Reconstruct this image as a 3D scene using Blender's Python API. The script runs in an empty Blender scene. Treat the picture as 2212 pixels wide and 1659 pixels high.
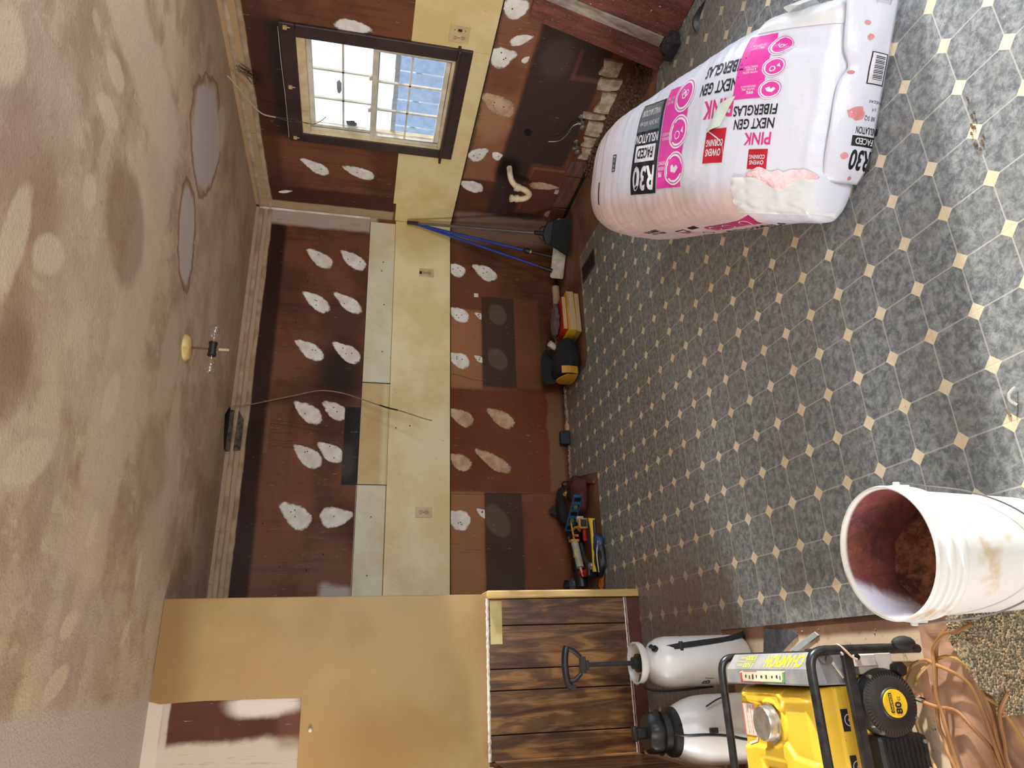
import bpy, bmesh, math, random
from mathutils import Vector, Matrix, noise
from mathutils.bvhtree import BVHTree
random.seed(7)
PI = math.pi
C = bpy.context.scene.collection
sc = bpy.context.scene
R_, D_, P_, H_ = 3.392, 4.831, 3.768, 2.44          # right wall x, back wall y, partition y, ceiling z

# ---------------------------------------------------------------- camera
yaw, pitch, roll = 0.3916, -0.216, 0.0529
fw = Vector((math.sin(yaw)*math.cos(pitch), math.cos(yaw)*math.cos(pitch), math.sin(pitch)))
r0 = fw.cross(Vector((0, 0, 1))).normalized(); u0 = r0.cross(fw)
rr = math.cos(roll)*r0 + math.sin(roll)*u0
uu = -math.sin(roll)*r0 + math.cos(roll)*u0
cam = bpy.data.cameras.new('camera'); co = bpy.data.objects.new('camera', cam); C.objects.link(co)
M3 = Matrix((-uu, rr, -fw)).transposed()             # the phone was held on its side
co.matrix_world = Matrix.Translation((0, 0, 1.5676)) @ M3.to_4x4()
cam.sensor_fit = 'HORIZONTAL'; cam.sensor_width = 36.0; cam.lens = 1490.18/2212*36.0
cam.clip_start = 0.05; cam.clip_end = 200
sc.camera = co
# ---------------------------------------------------------------- light
sc.view_settings.view_transform = 'Standard'; sc.view_settings.look = 'None'
sc.view_settings.gamma = 1.0; sc.view_settings.use_curve_mapping = False
sc.view_settings.exposure = 0.15
SUN, SKY = 7.5, 1.9
wd = bpy.data.worlds.new('sky'); sc.world = wd; wd.use_nodes = True
wn = wd.node_tree; bg = wn.nodes['Background']
tc = wn.nodes.new('ShaderNodeTexCoord'); sx = wn.nodes.new('ShaderNodeSeparateXYZ'); rp = wn.nodes.new('ShaderNodeValToRGB')
wn.links.new(tc.outputs['Generated'], sx.inputs[0]); wn.links.new(sx.outputs['Z'], rp.inputs[0]); wn.links.new(rp.outputs[0], bg.inputs[0])
rp.color_ramp.elements[0].position = 0.0; rp.color_ramp.elements[0].color = (0.60, 0.80, 1.0, 1)
rp.color_ramp.elements[1].position = 0.6; rp.color_ramp.elements[1].color = (0.38, 0.60, 1.0, 1)
bg.inputs[1].default_value = SKY
sl = bpy.data.lights.new('sun', 'SUN'); sl.energy = SUN; sl.angle = math.radians(1.6); sl.color = (1.0, 0.97, 0.93)
so = bpy.data.objects.new('sun', sl); C.objects.link(so)
sund = Vector((-1, .14, -.28)).normalized()
so.rotation_euler = sund.to_track_quat('-Z', 'Y').to_euler(); so.location = (8, 1, 4)
def daylight_fill(loc, w, h, direction, power, col):       # area lamp at an opening; the rear and left ones are added fill
    l = bpy.data.lights.new('daylight_fill', 'AREA'); l.shape = 'RECTANGLE'; l.size = w; l.size_y = h
    l.energy = power; l.color = col
    o = bpy.data.objects.new('daylight_fill', l); C.objects.link(o); o.location = loc
    o.rotation_euler = Vector(direction).to_track_quat('-Z', 'Z').to_euler()
daylight_fill((R_+.16, .38, 1.03), 1.10, 2.0, (-1, 0, 0), 34, (.76, .89, 1.0))
daylight_fill((R_+.16, 1.50, 1.48), .78, 1.08, (-1, 0, 0), 20, (.88, .95, 1.0))
daylight_fill((1.2, -1.74, 1.35), 2.0, 1.5, (0, 1, 0), 72, (.94, .97, 1.0))  # added fill lamp behind the camera, in an invented opening
daylight_fill((-4.14, 1.3, 1.5), 2.2, 1.3, (1, 0, 0), 280, (.96, .98, 1.0))  # added fill lamp brightening the far room, no such window known

# ---------------------------------------------------------------- mesh builder
class MB:
    def __init__(s): s.v = []; s.f = []; s.mi = []; s.M = None; s.cm = 0
    def add(s, vs, fs, m=None):
        b = len(s.v); m = s.cm if m is None else m
        for p in vs:
            p = Vector(p)
            s.v.append(tuple(s.M @ p) if s.M else tuple(p))
        for f in fs: s.f.append(tuple(b+i for i in f)); s.mi.append(m)
        return s
    def box(s, x0, x1, y0, y1, z0, z1, m=None):
        vs = [(x, y, z) for z in (z0, z1) for y in (y0, y1) for x in (x0, x1)]
        return s.add(vs, [(0,2,3,1),(4,5,7,6),(0,1,5,4),(2,6,7,3),(0,4,6,2),(1,3,7,5)], m)
    def prism(s, pts, z0, z1, m=None):
        n = len(pts); vs = [(x, y, z0) for x, y in pts]+[(x, y, z1) for x, y in pts]
        fs = [tuple(range(n-1, -1, -1)), tuple(range(n, 2*n))]+[(i, (i+1) % n, n+(i+1) % n, n+i) for i in range(n)]
        return s.add(vs, fs, m)
    def tube(s, pts, r, n=8, m=None, cap=True, smooth=0, flat=1.0, closed=False):
        P = [Vector(p) for p in pts]
        if smooth: P = spline(P, smooth, closed)
        k = len(P); rs = r if isinstance(r, (list, tuple)) else None
        T = []
        for i in range(k):
            a = P[i-1] if (i or closed) else P[0]; b = P[(i+1) % k] if (i < k-1 or closed) else P[-1]
            T.append((b-a).normalized())
        N = T[0].orthogonal().normalized(); vs = []
        for i in range(k):
            N = (N - T[i]*N.dot(T[i]))
            N = N.normalized() if N.length > 1e-6 else T[i].orthogonal().normalized()
            B = T[i].cross(N)
            ri = rs[min(len(rs)-1, int(i*(len(rs)-1)/(k-1)+.5))] if rs else r
            for j in range(n):
                t = 2*PI*j/n; vs.append(P[i]+N*math.cos(t)*ri+B*math.sin(t)*ri*flat)
        fs = []
        for i in range(k-1 if not closed else k):
            for j in range(n):
                a = i*n+j; b = i*n+(j+1) % n; c = ((i+1) % k)*n+(j+1) % n; d = ((i+1) % k)*n+j
                fs.append((a, b, c, d))
        if cap and not closed: fs += [tuple(range(n-1, -1, -1)), tuple(range((k-1)*n, k*n))]
        return s.add(vs, fs, m)
    def cyl(s, p0, p1, r0, r1=None, n=20, m=None, cap=True):
        r1 = r0 if r1 is None else r1; p0, p1 = Vector(p0), Vector(p1)
        T = (p1-p0).normalized(); N = T.orthogonal().normalized(); B = T.cross(N); vs = []
        for p, r in ((p0, r0), (p1, r1)):
            for j in range(n):
                t = 2*PI*j/n; vs.append(p+N*math.cos(t)*r+B*math.sin(t)*r)
        fs = [(j, (j+1) % n, n+(j+1) % n, n+j) for j in range(n)]
        if cap: fs += [tuple(range(n-1, -1, -1)), tuple(range(n, 2*n))]
        return s.add(vs, fs, m)
    def lathe(s, prof, c=(0,0,0), n=32, axis=(0,0,1), m=None, wob=None, cap=True):
        A = Vector(axis).normalized(); N = A.orthogonal().normalized(); B = A.cross(N); c = Vector(c); vs = []
        for r, z in prof:
            for j in range(n):
                t = 2*PI*j/n; q = r*(wob(t, z) if wob else 1)
                vs.append(c+A*z+N*math.cos(t)*q+B*math.sin(t)*q)
        k = len(prof); fs = [(i*n+j, i*n+(j+1) % n, (i+1)*n+(j+1) % n, (i+1)*n+j) for i in range(k-1) for j in range(n)]
        if cap and prof[0][0] > 1e-5: fs.append(tuple(range(n-1, -1, -1)))
        if cap and prof[-1][0] > 1e-5: fs.append(tuple(range((k-1)*n, k*n)))
        return s.add(vs, fs, m)
    def ball(s, c, r, n=16, m=None, sq=(1,1,1), amp=0, fr=6):
        vs = []; fs = []; k = n//2
        for i in range(k+1):
            for j in range(n):
                a = PI*i/k; t = 2*PI*j/n
                d = Vector((math.sin(a)*math.cos(t), math.sin(a)*math.sin(t), math.cos(a)))
                q = 1+amp*noise.noise(d*fr*.5+Vector(c)*3)
                vs.append((c[0]+d.x*r*sq[0]*q, c[1]+d.y*r*sq[1]*q, c[2]+d.z*r*sq[2]*q))
        for i in range(k):
            for j in range(n): fs.append((i*n+j, (i+1)*n+j, (i+1)*n+(j+1) % n, i*n+(j+1) % n))
        return s.add(vs, fs, m)
    def grid(s, fn, nu, nv, m=None):
        vs = [fn(i/nu, j/nv) for i in range(nu+1) for j in range(nv+1)]
        w = nv+1
        return s.add(vs, [(i*w+j, (i+1)*w+j, (i+1)*w+j+1, i*w+j+1) for i in range(nu) for j in range(nv)], m)
    def build(s, name, mats, parent=None, smooth=False, bevel=0, solid=0, sub=0):
        me = bpy.data.meshes.new(name); me.from_pydata(s.v, [], s.f)
        if not isinstance(mats, (list, tuple)): mats = [mats]
        for mm in mats: me.materials.append(mm)
        if len(mats) > 1:
            for p, i in zip(me.polygons, s.mi): p.material_index = i
        bm = bmesh.new(); bm.from_mesh(me); bmesh.ops.remove_doubles(bm, verts=bm.verts, dist=1e-6)
        bmesh.ops.recalc_face_normals(bm, faces=bm.faces); bm.to_mesh(me); bm.free()
        if smooth:
            for p in me.polygons: p.use_smooth = True
            try: me.set_sharp_from_angle(angle=math.radians(38))
            except Exception: pass
        o = bpy.data.objects.new(name, me); C.objects.link(o)
        if parent: o.parent = parent
        if solid:
            md = o.modifiers.new('solid', 'SOLIDIFY'); md.thickness = solid; md.offset = 0
        if bevel:
            md = o.modifiers.new('bevel', 'BEVEL'); md.width = bevel; md.segments = 2; md.limit_method = 'ANGLE'; md.angle_limit = math.radians(40)
        if sub:
            md = o.modifiers.new('sub', 'SUBSURF'); md.levels = sub; md.render_levels = sub
        return o
def spline(P, k, closed=False):
    out = []; n = len(P)
    for i in range(n if closed else n-1):
        p0 = P[i-1] if (i or closed) else P[0]; p1 = P[i]; p2 = P[(i+1) % n]; p3 = P[(i+2) % n] if (i+2 < n or closed) else P[-1]
        for j in range(k):
            t = j/k
            out.append(.5*((2*p1)+(p2-p0)*t+(2*p0-5*p1+4*p2-p3)*t*t+(3*p1-p0-3*p2+p3)*t**3))
    if not closed: out.append(P[-1])
    return out
def basis(o, x, y):                                   # local frame: origin, x dir, y dir
    x = Vector(x).normalized(); y = Vector(y); y = (y-x*y.dot(x)).normalized(); z = x.cross(y)
    m = Matrix((x, y, z)).transposed().to_4x4(); m.translation = Vector(o); return m
def thing(name, label, cat, loc=(0,0,0), rz=0, group=None):
    o = bpy.data.objects.new(name, None); o.empty_display_size = .05; C.objects.link(o)
    o.location = loc; o.rotation_euler = (0,0,rz); o['label'] = label; o['category'] = cat
    if group: o['group'] = group
    return o
def tag(o, label, cat, group=None):
    o['label'] = label; o['category'] = cat
    if group: o['group'] = group
    return o
def struct(o): o['kind'] = 'structure'; return o
def at(o, parent): o.parent = parent; return o

# ---------------------------------------------------------------- materials
def L(r, g, b):                                       # sRGB 0-255 to linear
    f = lambda c: (c/255/12.92) if c/255 <= .04045 else ((c/255+.055)/1.055)**2.4
    return (f(r), f(g), f(b), 1)
class NT:
    def __init__(s, name):
        s.m = bpy.data.materials.new(name); s.m.use_nodes = True; s.t = s.m.node_tree
        s.b = s.t.nodes['Principled BSDF']; s.out = s.t.nodes['Material Output']
        s._w = {}
    def n(s, ty, **k):
        a = s.t.nodes.new(ty)
        for q, v in k.items(): setattr(a, q, v)
        return a
    def lk(s, a, b): s.t.links.new(a, b)
    def put(s, sock, v):
        if hasattr(v, 'is_output'): s.lk(v, sock)
        else: sock.default_value = v
    def mt(s, op, a, b=0.0, c=0.0, clamp=False):
        q = s.n('ShaderNodeMath', operation=op); q.use_clamp = clamp
        s.put(q.inputs[0], a); s.put(q.inputs[1], b); s.put(q.inputs[2], c); return q.outputs[0]
    def pos(s):
        if 'pos' not in s._w: s._w['pos'] = s.n('ShaderNodeTexCoord').outputs['Object']
        return s._w['pos']
    def noise(s, scale=5, detail=4, rough=.55, stretch=(1,1,1), dist=0, loc=(0,0,0)):
        mp = s.n('ShaderNodeMapping'); s.lk(s.pos(), mp.inputs[0]); mp.inputs['Scale'].default_value = stretch; mp.inputs['Location'].default_value = loc
        q = s.n('ShaderNodeTexNoise'); s.lk(mp.outputs[0], q.inputs['Vector'])
        q.inputs['Scale'].default_value = scale; q.inputs['Detail'].default_value = detail; q.inputs['Roughness'].default_value = rough; q.inputs['Distortion'].default_value = dist
        return q
    def ramp(s, f, lo, hi, a=0.0, b=1.0):
        q = s.n('ShaderNodeMapRange'); q.interpolation_type = 'SMOOTHSTEP'; s.put(q.inputs[0], f)
        q.inputs[1].default_value = lo; q.inputs[2].default_value = hi; q.inputs[3].default_value = a; q.inputs[4].default_value = b; return q.outputs[0]
    def mix(s, f, a, b):
        q = s.n('ShaderNodeMix', data_type='RGBA'); s.put(q.inputs[0], f); s.put(q.inputs[6], a); s.put(q.inputs[7], b); return q.outputs[2]
    def xyz(s):
        if 'xyz' not in s._w:
            q = s.n('ShaderNodeSeparateXYZ'); s.lk(s.pos(), q.inputs[0]); s._w['xyz'] = q.outputs
        return s._w['xyz']
    def warped(s, amt, scale=5):
        k = ('w', amt, scale)
        if k not in s._w:
            nz = s.noise(scale, 4, .6); a = s.n('ShaderNodeVectorMath', operation='SUBTRACT'); s.lk(nz.outputs['Color'], a.inputs[0]); a.inputs[1].default_value = (.5,.5,.5)
            b = s.n('ShaderNodeVectorMath', operation='SCALE'); s.lk(a.outputs[0], b.inputs[0]); b.inputs['Scale'].default_value = amt*2
            c = s.n('ShaderNodeVectorMath', operation='ADD'); s.lk(b.outputs[0], c.inputs[0]); s.lk(s.pos(), c.inputs[1])
            q = s.n('ShaderNodeSeparateXYZ'); s.lk(c.outputs[0], q.inputs[0]); s._w[k] = q.outputs
        return s._w[k]
    def box(s, ax, a0, a1, b0, b1, soft=.01, warp=.0, ws=5):
        o = s.warped(warp, ws) if warp else s.xyz(); A, B = o[ax[0]], o[ax[1]]; h = soft
        f = s.mt('MULTIPLY', s.ramp(A, a0-h, a0+h), s.ramp(A, a1-h, a1+h, 1, 0))
        g = s.mt('MULTIPLY', s.ramp(B, b0-h, b0+h), s.ramp(B, b1-h, b1+h, 1, 0))
        return s.mt('MULTIPLY', f, g)
    def ellr(s, ax, ca, cb, ra, rb, rot=0, warp=.03, ws=5):
        o = s.warped(warp, ws) if warp else s.xyz(); A = s.mt('SUBTRACT', o[ax[0]], ca); B = s.mt('SUBTRACT', o[ax[1]], cb)
        c, t = math.cos(math.radians(rot)), math.sin(math.radians(rot))
        u = s.mt('ADD', s.mt('MULTIPLY', A, c/ra), s.mt('MULTIPLY', B, t/ra)); v = s.mt('ADD', s.mt('MULTIPLY', A, -t/rb), s.mt('MULTIPLY', B, c/rb))
        return s.mt('SQRT', s.mt('ADD', s.mt('MULTIPLY', u, u), s.mt('MULTIPLY', v, v)))
    def ell(s, *a, soft=.15, **k):
        return s.ramp(s.ellr(*a, **k), 1-soft, 1+soft, 1, 0)
    def bump(s, h, strength=.3, dist=.01):
        q = s.n('ShaderNodeBump'); s.put(q.inputs['Height'], h); q.inputs['Strength'].default_value = strength; q.inputs['Distance'].default_value = dist
        s.lk(q.outputs[0], s.b.inputs['Normal'])
    def done(s, col, rough=.6, metal=0.0, spec=None):
        s.put(s.b.inputs['Base Color'], col); s.put(s.b.inputs['Roughness'], rough); s.put(s.b.inputs['Metallic'], metal)
        if spec is not None: s.b.inputs['Specular IOR Level'].default_value = spec
        return s.m
def mat(name, c, rough=.55, metal=0, c2=None, sc_=8, stretch=(1,1,1), bump=0, bs=40, spec=None, alpha=None, trans=0, lo=.35, hi=.65):
    t = NT(name); col = L(*c)
    if c2 is None: c2 = tuple(max(0, x*.86) for x in c)
    nz = t.noise(sc_, 5, .6, stretch)
    colr = t.mix(t.ramp(nz.outputs[0], lo, hi), col, L(*c2))
    if bump: t.bump(t.noise(bs, 4, .6, stretch).outputs[0], bump, .004)
    t.done(colr, rough, metal, spec)
    if trans: t.b.inputs['Transmission Weight'].default_value = trans
    if alpha is not None: t.b.inputs['Alpha'].default_value = alpha
    return t.m
# ---------------------------------------------------------------- setting: materials
def compose(t, col, layers, ax):
    for l in layers:
        k = l[0]
        if k == 'box': f = t.box(ax, *l[1:5], soft=l[5], warp=l[8] if len(l) > 8 else 0); c, op = l[6], l[7]
        elif k == 'ell': f = t.ell(ax, *l[1:6], soft=l[6], warp=l[9] if len(l) > 9 else .04); c, op = l[7], l[8]
        elif k == 'ring':
            e = t.ellr(ax, *l[1:6], warp=l[9] if len(l) > 9 else .12, ws=3.5); w = l[6]
            f = t.mt('MULTIPLY', t.ramp(e, 1-w*2.2, 1-w*.2), t.ramp(e, 1, 1+w*.5, 1, 0)); c, op = l[7], l[8]
        col = t.mix(t.mt('MULTIPLY', f, op), col, L(*c))
    return col
def wall_material(name, ax, layers, grain):
    t = NT(name)
    n1 = t.noise(2.2, 5, .6); n2 = t.noise(3, 5, .65, grain); n3 = t.noise(22, 4, .6)
    col = t.mix(t.ramp(n1.outputs[0], .36, .64), L(120, 73, 46), L(90, 52, 33))
    col = t.mix(t.mt('MULTIPLY', t.ramp(n2.outputs[0], .5, .7), .45), col, L(68, 37, 24))
    col = compose(t, col, layers, ax)
    st = t.noise(9, 3, .7, grain, loc=(3, 3, 3))        # thin streaks
    col = t.mix(t.mt('MULTIPLY', t.ramp(st.outputs[0], .60, .70), .28), col, L(50, 28, 20))
    sc2 = t.noise(30, 2, .5, grain, loc=(9, 1, 4))
    col = t.mix(t.mt('MULTIPLY', t.ramp(sc2.outputs[0], .735, .76), .7), col, L(190, 172, 156))
    t.bump(n3.outputs[0], .25, .004)
    return t.done(col, t.ramp(n1.outputs[0], .3, .7, .5, .7), spec=.22)
TAPE = (176, 152, 126)
back_layers = [
 ('box', 0, 3.5, 2.195, 2.33, .02, (40, 20, 13), .92), ('box', 1.0, 1.75, 2.05, 2.20, .03, (128, 82, 58), .6),
 ('ell', 2.02, 1.72, .24, .17, 0, .6, (28, 18, 14), .9), ('ell', 1.2, 1.95, .5, .1, 0, .5, (150, 92, 62), .35),
 ('box', 1.172, 1.748, 1.5, 1.664, .006, (34, 25, 21), 1.0), ('ell', 1.35, 1.63, .12, .06, 0, .4, (90, 80, 70), .4),
 ('box', 1.94, 2.62, .655, .9, .02, (166, 112, 72), .8), ('box', .4, 1.14, .655, .9, .02, (162, 108, 68), .85),
 ('box', .4, 1.14, .08, .37, .03, (128, 72, 42), .7), ('box', 1.96, 2.75, .18, .385, .01, (120, 72, 48), .7),
 ('box', 2.62, 2.95, .5, .9, .06, (116, 66, 44), .6),
 ('box', 1.964, 2.747, .385, .65, .005, (70, 50, 41), 1.0), ('box', .35, 1.135, .378, .652, .005, (70, 50, 38), 1.0),
 ('ell', 2.59, .52, .09, .07, 30, .12, (112, 94, 82), .55), ('ell', 2.20, .53, .09, .07, 30, .12, (112, 94, 82), .55), ('ell', .93, .56, .12, .08, 30, .15, (112, 94, 78), .5),
 ('box', 1.145, 1.93, .0, .9, .006, (112, 50, 27), .8), ('box', 1.15, 1.92, -.05, .15, .012, (126, 88, 58), .9, .05),
 ('box', .35, 3.4, -.05, .03, .02, (70, 45, 33), .8),
 ('box', 3.25, 3.5, 1.5, 2.33, .02, (186, 168, 150), .9, .02), ('box', 3.26, 3.5, -.1, .87, .05, (150, 120, 100), .65, .06),
 ('box', .3, .50, 1.55, 1.75, .03, (196, 186, 180), .8, .05),
 ('box', 0, 3.5, 2.315, 2.5, .006, TAPE, .95, .012), ('box', 0, 3.5, 2.375, 2.385, .004, (120, 90, 66), .6, .01)]
right_layers = [
 ('box', 3.02, 3.99, 2.09, 2.32, .05, (36, 28, 28), .95), ('box', 2.0, 4.55, 2.2, 2.33, .04, (74, 40, 30), .7),
 ('box', 4.53, 4.73, 1.38, 2.33, .02, (70, 38, 30), .9, .01), ('box', 4.72, 4.9, 1.38, 2.4, .01, (176, 148, 112), .95, .01),
 ('box', 2.0, 4.2, .66, .91, .015, (156, 104, 74), .75), ('ell', 3.2, .80, .25, .1, 0, .6, (112, 66, 46), .7, .15), ('ell', 3.6, .78, .2, .12, 0, .5, (176, 130, 92), .6, .15),
 ('ell', 2.85, .8, .16, .13, 0, .6, (128, 84, 62), .7, .15), ('box', 2, 4.9, .885, .93, .012, (58, 40, 32), .6, .03),
 ('box', 2.0, 4.64, .18, .645, .014, (62, 48, 44), .96), ('box', 4.62, 4.9, .0, .88, .03, (152, 128, 110), .6, .05), ('ell', 3.0, .5, .16, .1, 0, .3, (90, 78, 72), .4),
 ('ell', 4.03, .585, .12, .09, 0, .5, (20, 15, 14), .9), ('ell', 3.64, .52, .03, .025, 0, .3, (15, 12, 12), .9),
 ('box', 3.95, 4.55, .06, .425, .012, (112, 62, 48), .85), ('box', 3.10, 3.14, .14, .37, .01, (120, 70, 60), .6), ('box', 2.9, 3.14, .355, .38, .008, (120, 74, 64), .5),
 ('box', 3.9, 4.62, -.1, .06, .02, (104, 66, 48), .9), ('box', 3.985, 4.01, .08, .40, .006, (142, 88, 60), .8), ('box', 3.99, 4.5, .385, .40, .005, (140, 84, 58), .6),
 ('box', 2.0, 4.8, 2.315, 2.5, .006, (176, 142, 104), .95, .012)]
M_back = wall_material('brown_back_wall', (0, 2), back_layers, (7, 7, .5))
M_right = wall_material('brown_right_wall', (1, 2), right_layers, (7, 7, .5))
part_layers = [('box', -.9, .4, 1.5, 2.5, .02, (74, 38, 22), .8), ('box', -.9, -.30, 1.70, 2.5, .02, (190, 176, 152), .95, .04), ('box', -.34, -.10, 1.6, 1.86, .03, (118, 74, 54), .5), ('ell', -.15, 1.93, .06, .17, 0, .3, (214, 200, 184), .95, .03),
 ('box', -.9, .0, 2.345, 2.375, .006, (190, 172, 156), .9, .01), ('box', -.9, .0, 2.375, 2.5, .006, (196, 182, 160), .95)]
M_part = wall_material('brown_partition', (0, 2), part_layers, (7, 7, .5))
def cream_mat(name, base, spots, ax):
    t = NT(name); n = t.noise(2.5, 5, .6); s = t.noise(55, 3, .5); f = t.noise(1.1, 3, .5, loc=(4, 2, 7))
    d = tuple(int(x*k) for x, k in zip(base, (.94, .90, .82)))
    col = t.mix(t.ramp(n.outputs[0], .38, .66), L(*base), L(*d))
    col = t.mix(t.mt('MULTIPLY', t.ramp(f.outputs[0], .45, .7), .35), col, L(206, 160, 104))
    col = compose(t, col, spots, ax)
    col = t.mix(t.mt('MULTIPLY', t.ramp(s.outputs[0], .70, .76), .5), col, L(120, 92, 60))
    t.bump(n.outputs[0], .15, .003)
    return t.done(col, .45, spec=.35)
M_cream_back = cream_mat('cream_sheet_back', (238, 224, 174), [('ell', 1.0, 1.0, .3, .12, 0, .6, (214, 186, 120), .5), ('ell', 3.25, 1.15, .2, .2, 0, .6, (206, 172, 112), .6)], (0, 2))
M_cream_gap = cream_mat('yellowed_cream_sheet', (214, 184, 130), [('box', 1.1, 2, 1.36, 1.40, .02, (228, 210, 160), .7)], (0, 2))
M_cream_strip = cream_mat('pale_cream_strip', (222, 216, 184), [], (0, 2))
M_cream_right = cream_mat('cream_sheet_right', (234, 212, 160), [], (1, 2))
M_cream_part = cream_mat('cream_sheet_partition', (158, 130, 83), [('box', -.9, .4, 2.30, 2.5, .08, (128, 90, 50), .7), ('ell', -.35, 1.45, .2, .3, 0, .6, (154, 116, 66), .5), ('ell', .0, 2.0, .15, .2, 0, .6, (176, 136, 92), .4)], (0, 2))
M_plaster = mat('dried_plaster', (226, 218, 206), .8, c2=(206, 196, 182), sc_=14, bump=.2, bs=60)
M_white_old = mat('aged_white_paint', (214, 204, 186), .6, c2=(188, 172, 148), bump=.1)
M_dark = mat('dark_void', (18, 15, 14), .9)
M_black = mat('black_plastic', (26, 26, 28), .42, c2=(34, 34, 36), bump=.05)
M_rubber = mat('black_rubber', (30, 30, 32), .75)
M_screw = mat('screw_hole', (34, 26, 22), .7)
M_trimwood = mat('pale_edge_wood', (218, 186, 124), .5, c2=(196, 160, 98), stretch=(4, 4, .4), bump=.1)
M_redwood = mat('red_brown_board', (100, 50, 34), .55, c2=(78, 38, 27), sc_=5, stretch=(1, 6, 1), bump=.15)

# ceiling
t = NT('mottled_ceiling'); n1 = t.noise(2.2, 5, .55, dist=.25); n2 = t.noise(3.4, 5, .6, (1, 1.6, 1), loc=(5, 3, 0), dist=.2); n3 = t.noise(90, 3, .6); n4 = t.noise(1.0, 2, .5, loc=(2, 8, 1))
col = t.mix(t.ramp(n1.outputs[0], .36, .66), L(192, 171, 138), L(166, 139, 108))
col = t.mix(t.mt('MULTIPLY', t.ramp(n2.outputs[0], .46, .62), .5), col, L(146, 115, 84))
n5 = t.noise(6.5, 5, .65, (1.6, 1, 1), loc=(7, 2, 2), dist=.3)
col = t.mix(t.mt('MULTIPLY', t.ramp(n5.outputs[0], .54, .66), .4), col, L(204, 184, 152))
col = t.mix(t.mt('MULTIPLY', t.ramp(n5.outputs[0], .46, .36), .3), col, L(140, 106, 78))
col = t.mix(t.mt('MULTIPLY', t.ramp(n4.outputs[0], .52, .62), .4), col, L(182, 160, 148))
LT = (198, 174, 146); A2 = (0, 1)
ceil_layers = [('box', 2.02, 2.36, .6, 2.75, .03, LT, .8, .06), ('box', .3, 2.3, 2.44, 2.82, .04, LT, .7, .08), ('box', .75, 1.4, 1.9, 2.45, .06, LT, .45, .12),
 ('ell', 1.35, 3.2, .28, .14, 0, .2, LT, .6), ('ell', .7, 3.45, .5, .2, 10, .3, (196, 176, 152), .5),
 ('ell', 1.54, 2.40, .2, .22, 30, .2, (140, 102, 76), .6), ('ell', 1.192, 1.706, .25, .2, 0, .5, (150, 112, 84), .5), ('ell', .72, 1.82, .18, .12, 30, .3, (136, 100, 78), .6), ('ell', .86, 3.2, .16, .26, 0, .3, (150, 116, 88), .5),
 ('ell', 2.67, 3.2, .34, .27, 35, .10, (188, 176, 174), .9, .12), ('ring', 2.67, 3.2, .38, .30, 35, .07, (132, 92, 64), .85), ('ell', 2.95, 3.45, .14, .1, 0, .12, (206, 190, 160), .6),
 ('ell', 2.0, 3.15, .23, .16, 150, .10, (184, 172, 168), .85, .08), ('ring', 2.0, 3.15, .26, .185, 150, .09, (128, 86, 58), .9)]
for x, y, a, b, r in [(1.916, 2.03, .09, .05, 80), (1.753, 2.05, .1, .045, 70), (1.432, 2.05, .06, .05, 0), (.47, 2.64, .07, .035, 10), (.155, 2.6, .07, .035, 60), (.152, 3.22, .06, .03, 40), (.925, 2.57, .12, .06, 20), (.544, 2.06, .15, .06, 60), (.41, 3.26, .08, .03, 0), (-.02, 2.58, .1, .04, 60), (1.42, 1.47, .1, .08, 0), (1.1, 1.9, .1, .06, 60), (1.03, 1.71, .16, .06, 0), (.3, 1.9, .1, .04, 60)]:
    ceil_layers.append(('ell', x, y, a, b, r, .2, (206, 186, 156), .7, .02))
ceil_layers += [('box', -4, -.10, -2, 5, .03, (182, 170, 154), .9, .03), ('box', .2, 3.5, 4.55, 4.9, .02, (178, 154, 130), .5, .03), ('box', 3.1, 3.5, 1.0, 4.9, .03, (186, 164, 138), .5, .03)]
col = compose(t, col, ceil_layers, A2)
col = t.mix(t.mt('MULTIPLY', t.ramp(n3.outputs[0], .62, .72), .35), col, L(110, 76, 54))
t.bump(t.mt('ADD', n3.outputs[0], t.mt('MULTIPLY', n1.outputs[0], 2.0)), .55, .006)
M_ceil = t.done(col, .85)

# floor
t = NT('bare_underlayment'); n = t.noise(4, 5, .6); n2 = t.noise(40, 3, .6); n3 = t.noise(14, 3, .6, loc=(3, 1, 1))
col = t.mix(t.ramp(n.outputs[0], .38, .62), L(140, 100, 76), L(112, 78, 58))
col = compose(t, col, [('box', -5, .045, -3, 2.83, .012, (214, 190, 160), 1.0, .01), ('box', -5, .0, -3, 1.62, .1, (188, 146, 116), .7, .1), ('ell', -.12, 1.72, .07, .10, 0, .3, (206, 150, 118), .8), ('box', 2.2, 2.7, 4.2, 4.6, .06, (84, 56, 42), .6, .08)], (0, 1))
col = t.mix(t.mt('MULTIPLY', t.ramp(n2.outputs[0], .60, .70), .55), col, L(92, 62, 44))
col = t.mix(t.mt('MULTIPLY', t.ramp(n3.outputs[0], .6, .75), .4), col, L(160, 120, 92))
t.bump(n2.outputs[0], .2, .004); M_floor = t.done(col, .6)
t = NT('octagon_vinyl'); TP = .1537
o = t.xyz()
def off(s, x0): return t.mt('ABSOLUTE', t.mt('SUBTRACT', t.mt('FRACT', t.mt('ADD', t.mt('DIVIDE', t.mt('SUBTRACT', s, x0), TP), 100.5)), .5))
dx, dy = off(o[0], .9666), off(o[1], 1.2999)
dot = t.ramp(t.mt('ADD', dx, dy), .168, .176, 1, 0)
ln = t.ramp(t.mt('MINIMUM', dx, dy), .009, .020, 1, 0)
n1 = t.noise(34, 9, .8, dist=.3); n2 = t.noise(5, 4, .6); n3 = t.noise(120, 3, .6); n4 = t.noise(75, 6, .75, dist=1.2)
g = t.mix(t.ramp(n1.outputs[0], .38, .64), L(98, 102, 105), L(158, 161, 159))
g = t.mix(t.mt('MULTIPLY', t.ramp(n4.outputs[0], .54, .70), .42), g, L(196, 198, 194))
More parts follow.
